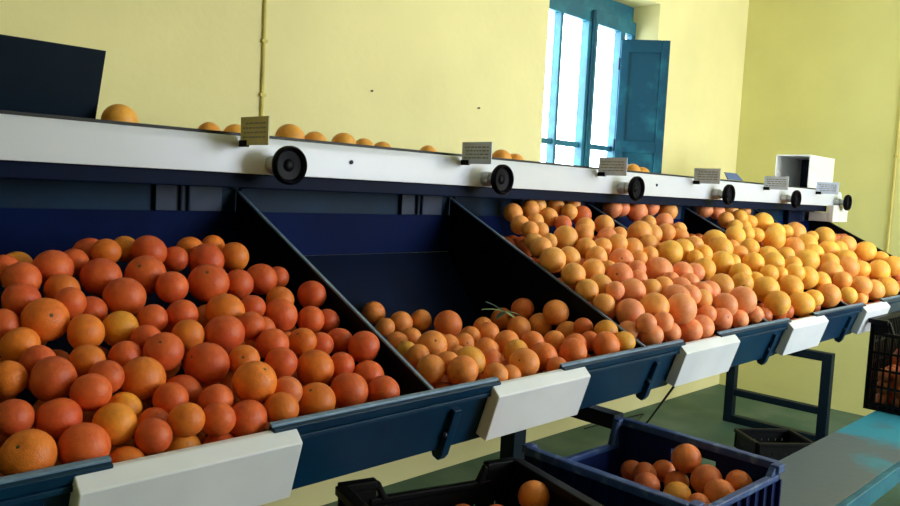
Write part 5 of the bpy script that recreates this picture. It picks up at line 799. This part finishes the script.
# ------------------------------------------------------------------ fruit
def fruit_mesh(k, seg=28, rings=18):
    rng = random.Random(k)
    ph = [rng.uniform(0, 6.28) for _ in range(6)]
    vs, fs = [(0,0,.90)], []
    for i in range(1, rings):
        th = math.pi*i/rings
        for j in range(seg):
            a = 2*math.pi*j/seg
            r = 1 + .012*math.sin(2*a+ph[0])*math.sin(th) + .01*math.sin(3*th+ph[1]) + .012*math.cos(a+ph[2])*math.sin(2*th)
            z = r*math.cos(th)*.95; q = r*math.sin(th)
            if th < .36: z -= .055*(1-(th/.36))**1.5
            vs.append((q*math.cos(a), q*math.sin(a), z))
    vs.append((0,0,-.945))
    for j in range(seg): fs.append((0, 1+j, 1+(j+1) % seg))
    for i in range(rings-2):
        for j in range(seg):
            a = 1+i*seg+j; b = 1+i*seg+(j+1) % seg
            fs.append((a, a+seg, b+seg, b))
    l = len(vs)-1
    for j in range(seg): fs.append((l, l-seg+(j+1) % seg, l-seg+j))
    me = bpy.data.meshes.new('orange'); me.from_pydata(vs, [], fs); me.materials.append(M['orange'])
    for p in me.polygons: p.use_smooth = True
    me.update()
    return me
FM = [fruit_mesh(k) for k in range(6)]
sv, sf = [(0,0,.925)], []
for k in range(12):
    a = 2*math.pi*k/12; r = .115 if k % 2 == 0 else .07
    sv.append((r*math.cos(a), r*math.sin(a), .905))
for k in range(12): sf.append((0, 1+k, 1+(k+1) % 12))
sv += [(x, y, z-.05) for x, y, z in sv[1:]]
for k in range(12): sf.append((1+k, 13+k, 13+(k+1) % 12, 1+(k+1) % 12))
STEM = bpy.data.meshes.new('stem_button'); STEM.from_pydata(sv, [], sf); STEM.materials.append(M['stem'])
rng = random.Random(11)
def put_orange(x, y, z, r, c, st, label, group):
    o = bpy.data.objects.new('orange', FM[rng.randrange(6)]); COL.objects.link(o)
    o.location = (x, y, z); o.scale = (r, r, r)
    v = Vector(st) if st else Vector((rng.gauss(0,1), rng.gauss(0,1), rng.gauss(0,1)))
    o.rotation_mode = 'QUATERNION'; o.rotation_quaternion = v.to_track_quat('Z', 'Y')
    b = SKIN[c]; k = rng.uniform(.9, 1.08); g = rng.uniform(.92, 1.10)
    o.color = (min(1, b[0]*k), min(1, b[1]*k*g), b[2]*k*g, 1)
    tag(o, label, 'orange', group)
    if st:
        s = bpy.data.objects.new('stem_button', STEM); COL.objects.link(s); s.parent = o
    return o
for l in ORANGES: put_orange(*l)
# oranges of the black crates
R2 = Matrix.Rotation(ba, 3, 'Z')
for (x, y, z, r, l) in ((1.360, 1.041, EYE-.672, .036, 'orange on top in the black crate, nearest the blue crate'), (1.262, 1.062, EYE-.705, .033, 'orange lying lower in the black crate, away from the blue crate')):
    put_orange(x, y, z, r, 'o' if r > .035 else 'r', None, l, 'oranges in the black crate')
    FILLX = [(x, y, z)]
for k, (x, y, z) in enumerate(((3.80,.95,BZ+.25),(3.80,.87,BZ+.245),(3.80,.79,BZ+.25),(3.875,.91,BZ+.255),(3.875,.83,BZ+.25))):
    put_orange(x, y, z, .037, 'r', None, 'orange inside the tall black crate, ' + ['first','second','third','fourth','fifth'][k] + ' from the back wall side', 'oranges in the tall black crate')
# the deeper layers nobody could count
fill = list(FILL)
used = [(1.360, 1.041, EYE-.672), (1.262, 1.062, EYE-.705)]
for kz in range(4):
    for i in range(6):
        for j in range(7):
            q = R2 @ Vector((-.178+i*.069+(kz % 2)*.012, -.23+j*.069+(kz % 2)*.02, 0))
            p = (1.138+q.x, .953+q.y, BZ+.044+kz*.057)
            if all((Vector(p)-Vector(u)).length > .064 for u in used) and p[2] < EYE-.70 and abs(i*.069-.178+(kz % 2)*.012) < .185 and abs(-.23+j*.069+(kz % 2)*.02) < .235: fill.append(p)
for kz in range(4):
    for i in range(6):
        for j in range(5): fill.append((3.955-.175+i*.069, .875-.14+j*.069, BZ+.044+kz*.053) if kz < 3 else (3.955+.01+i*.045, .875-.14+j*.069, BZ+.044+kz*.053))
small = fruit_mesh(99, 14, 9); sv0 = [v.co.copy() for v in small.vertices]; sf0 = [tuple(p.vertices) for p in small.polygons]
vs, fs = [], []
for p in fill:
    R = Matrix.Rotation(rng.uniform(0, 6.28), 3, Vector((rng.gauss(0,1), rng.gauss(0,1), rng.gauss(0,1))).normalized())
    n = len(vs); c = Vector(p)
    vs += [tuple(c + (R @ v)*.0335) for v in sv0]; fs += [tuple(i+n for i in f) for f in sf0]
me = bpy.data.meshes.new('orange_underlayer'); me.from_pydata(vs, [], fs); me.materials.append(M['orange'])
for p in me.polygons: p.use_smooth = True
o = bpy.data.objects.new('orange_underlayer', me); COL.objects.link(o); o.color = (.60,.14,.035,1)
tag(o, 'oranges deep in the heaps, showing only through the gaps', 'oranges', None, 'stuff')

# leafy twig on the fruit of the second bin
tw = empty('leaf_sprig', (1.755, 1.49, EYE-.352), 'small dry leaf sprig lying on the oranges in the second bin', 'leaf')
MB.world = False
def leaf(a, l, w, lift):
    d = Vector((math.cos(a), math.sin(a), lift)).normalized(); s = Vector((-math.sin(a), math.cos(a), 0))
    vs = []
    n = 6
    for i in range(n+1):
        t = i/n; ww = w*math.sin(math.pi*min(.98, t*.93+.04)); c = d*(l*t) + Vector((0,0,-.02*t*t))
        vs += [c - s*ww, c + Vector((0,0,.0015)), c + s*ww, c - Vector((0,0,.0012))]
    fs = []
    for i in range(n):
        for j in range(4): fs.append((4*i+j, 4*i+(j+1) % 4, 4*i+4+(j+1) % 4, 4*i+4+j))
    return MB().add(vs, fs)
leaf(2.5, .075, .010, .35).build('leaf', M['leaf'], tw)
leaf(3.5, .07, .009, .1).build('leaf', M['leafd'], tw)
leaf(-.5, .055, .012, .1).build('leaf', M['leaf'], tw)
leaf(-1.2, .04, .010, -.1).build('leaf', M['leaf'], tw)
MB().tube([(0,0,0), (-.03,.02,.02), (-.055,.03,.03)], .002).build('twig', M['leafd'], tw)
MB.world = True

# cable drooping from the third gate to the floor
pts = [(2.32, 1.20, .97), (2.33, 1.24, .90), (2.8, 1.6, .60), (3.5, 2.1, .30), (4.3, 2.55, .06), (4.7, 2.74, .008), (4.85, 2.79, .007), (4.6, 2.82, .007), (4.2, 2.84, .007)]
top('power_cable', MB().tube(pts, .004), M['cable'], 'black cable drooping from under the machine to the green floor', 'cable', smooth=True)

# ------------------------------------------------------------------ light: daylight through the window and unseen front opening, plus an added ceiling tube
wd = bpy.data.worlds.new('daylight'); SC.world = wd; wd.use_nodes = True
bg = wd.node_tree.nodes['Background']; bg.inputs[0].default_value = (.86, .93, 1, 1); bg.inputs[1].default_value = 14
def area(name, loc, rot, sx_, sy_, power, col=(1,1,1), portal=False):
    d = bpy.data.lights.new(name, 'AREA'); d.shape = 'RECTANGLE'; d.size = sx_; d.size_y = sy_; d.energy = power; d.color = col
    if portal: d.cycles.is_portal = True
    o = bpy.data.objects.new(name, d); COL.objects.link(o); o.location = loc; o.rotation_euler = rot
    return o
area('window_portal', ((WX0+WX1)/2, YW+.29, (WZ0+WZ1)/2), (-math.pi/2, 0, 0), WX1-WX0, WZ1-WZ0, 1, portal=True)
area('front_portal', ((DX0+DX1)/2, YF-.29, (DZ0+DZ1)/2), (math.pi/2, 0, 0), DX1-DX0, DZ1-DZ0, 1, portal=True)
em = bpy.data.materials.new('added_tube_glow'); em.use_nodes = True
eb = em.node_tree.nodes['Principled BSDF']; eb.inputs['Emission Color'].default_value = (1,.97,.88,1); eb.inputs['Emission Strength'].default_value = 14
for i, (x, y) in enumerate(((4.2, .3),)):  # tube added out of view to light the far bins from above
    lm = empty('added_ceiling_lamp', (x, y, ZC), 'added white fluorescent batten on the unseen ceiling, lighting the far bins', 'lamp')
    MB().box(x-.65, x+.65, y-.06, y+.06, ZC-.05, ZC).build('housing', M['whitebox'], lm, .004)
    MB().lathe([(.016, -.6), (.016, .6)], (x, y, ZC-.075), (1,0,0), 12).build('tube', em, lm)

# ------------------------------------------------------------------ camera
yaw, pit, rol = .7783567, .0806993, .0496056
fw = Vector((math.cos(yaw)*math.cos(pit), math.sin(yaw)*math.cos(pit), -math.sin(pit)))
rt = fw.cross(Vector((0,0,1))).normalized(); up = rt.cross(fw)
r2 = rt*math.cos(rol) + up*math.sin(rol); u2 = up*math.cos(rol) - rt*math.sin(rol)
cd = bpy.data.cameras.new('camera'); cam = bpy.data.objects.new('camera', cd); COL.objects.link(cam)
cd.sensor_width = 36; cd.sensor_fit = 'HORIZONTAL'; cd.lens = 784.749/900*36; cd.clip_start = .05
cam.matrix_world = Matrix(((r2.x, u2.x, -fw.x, 0), (r2.y, u2.y, -fw.y, 0), (r2.z, u2.z, -fw.z, EYE), (0,0,0,1)))
SC.camera = cam
vs_ = SC.view_settings
vs_.view_transform = 'Standard'; vs_.look = 'None'; vs_.gamma = 1; vs_.use_curve_mapping = False; vs_.exposure = -0.1
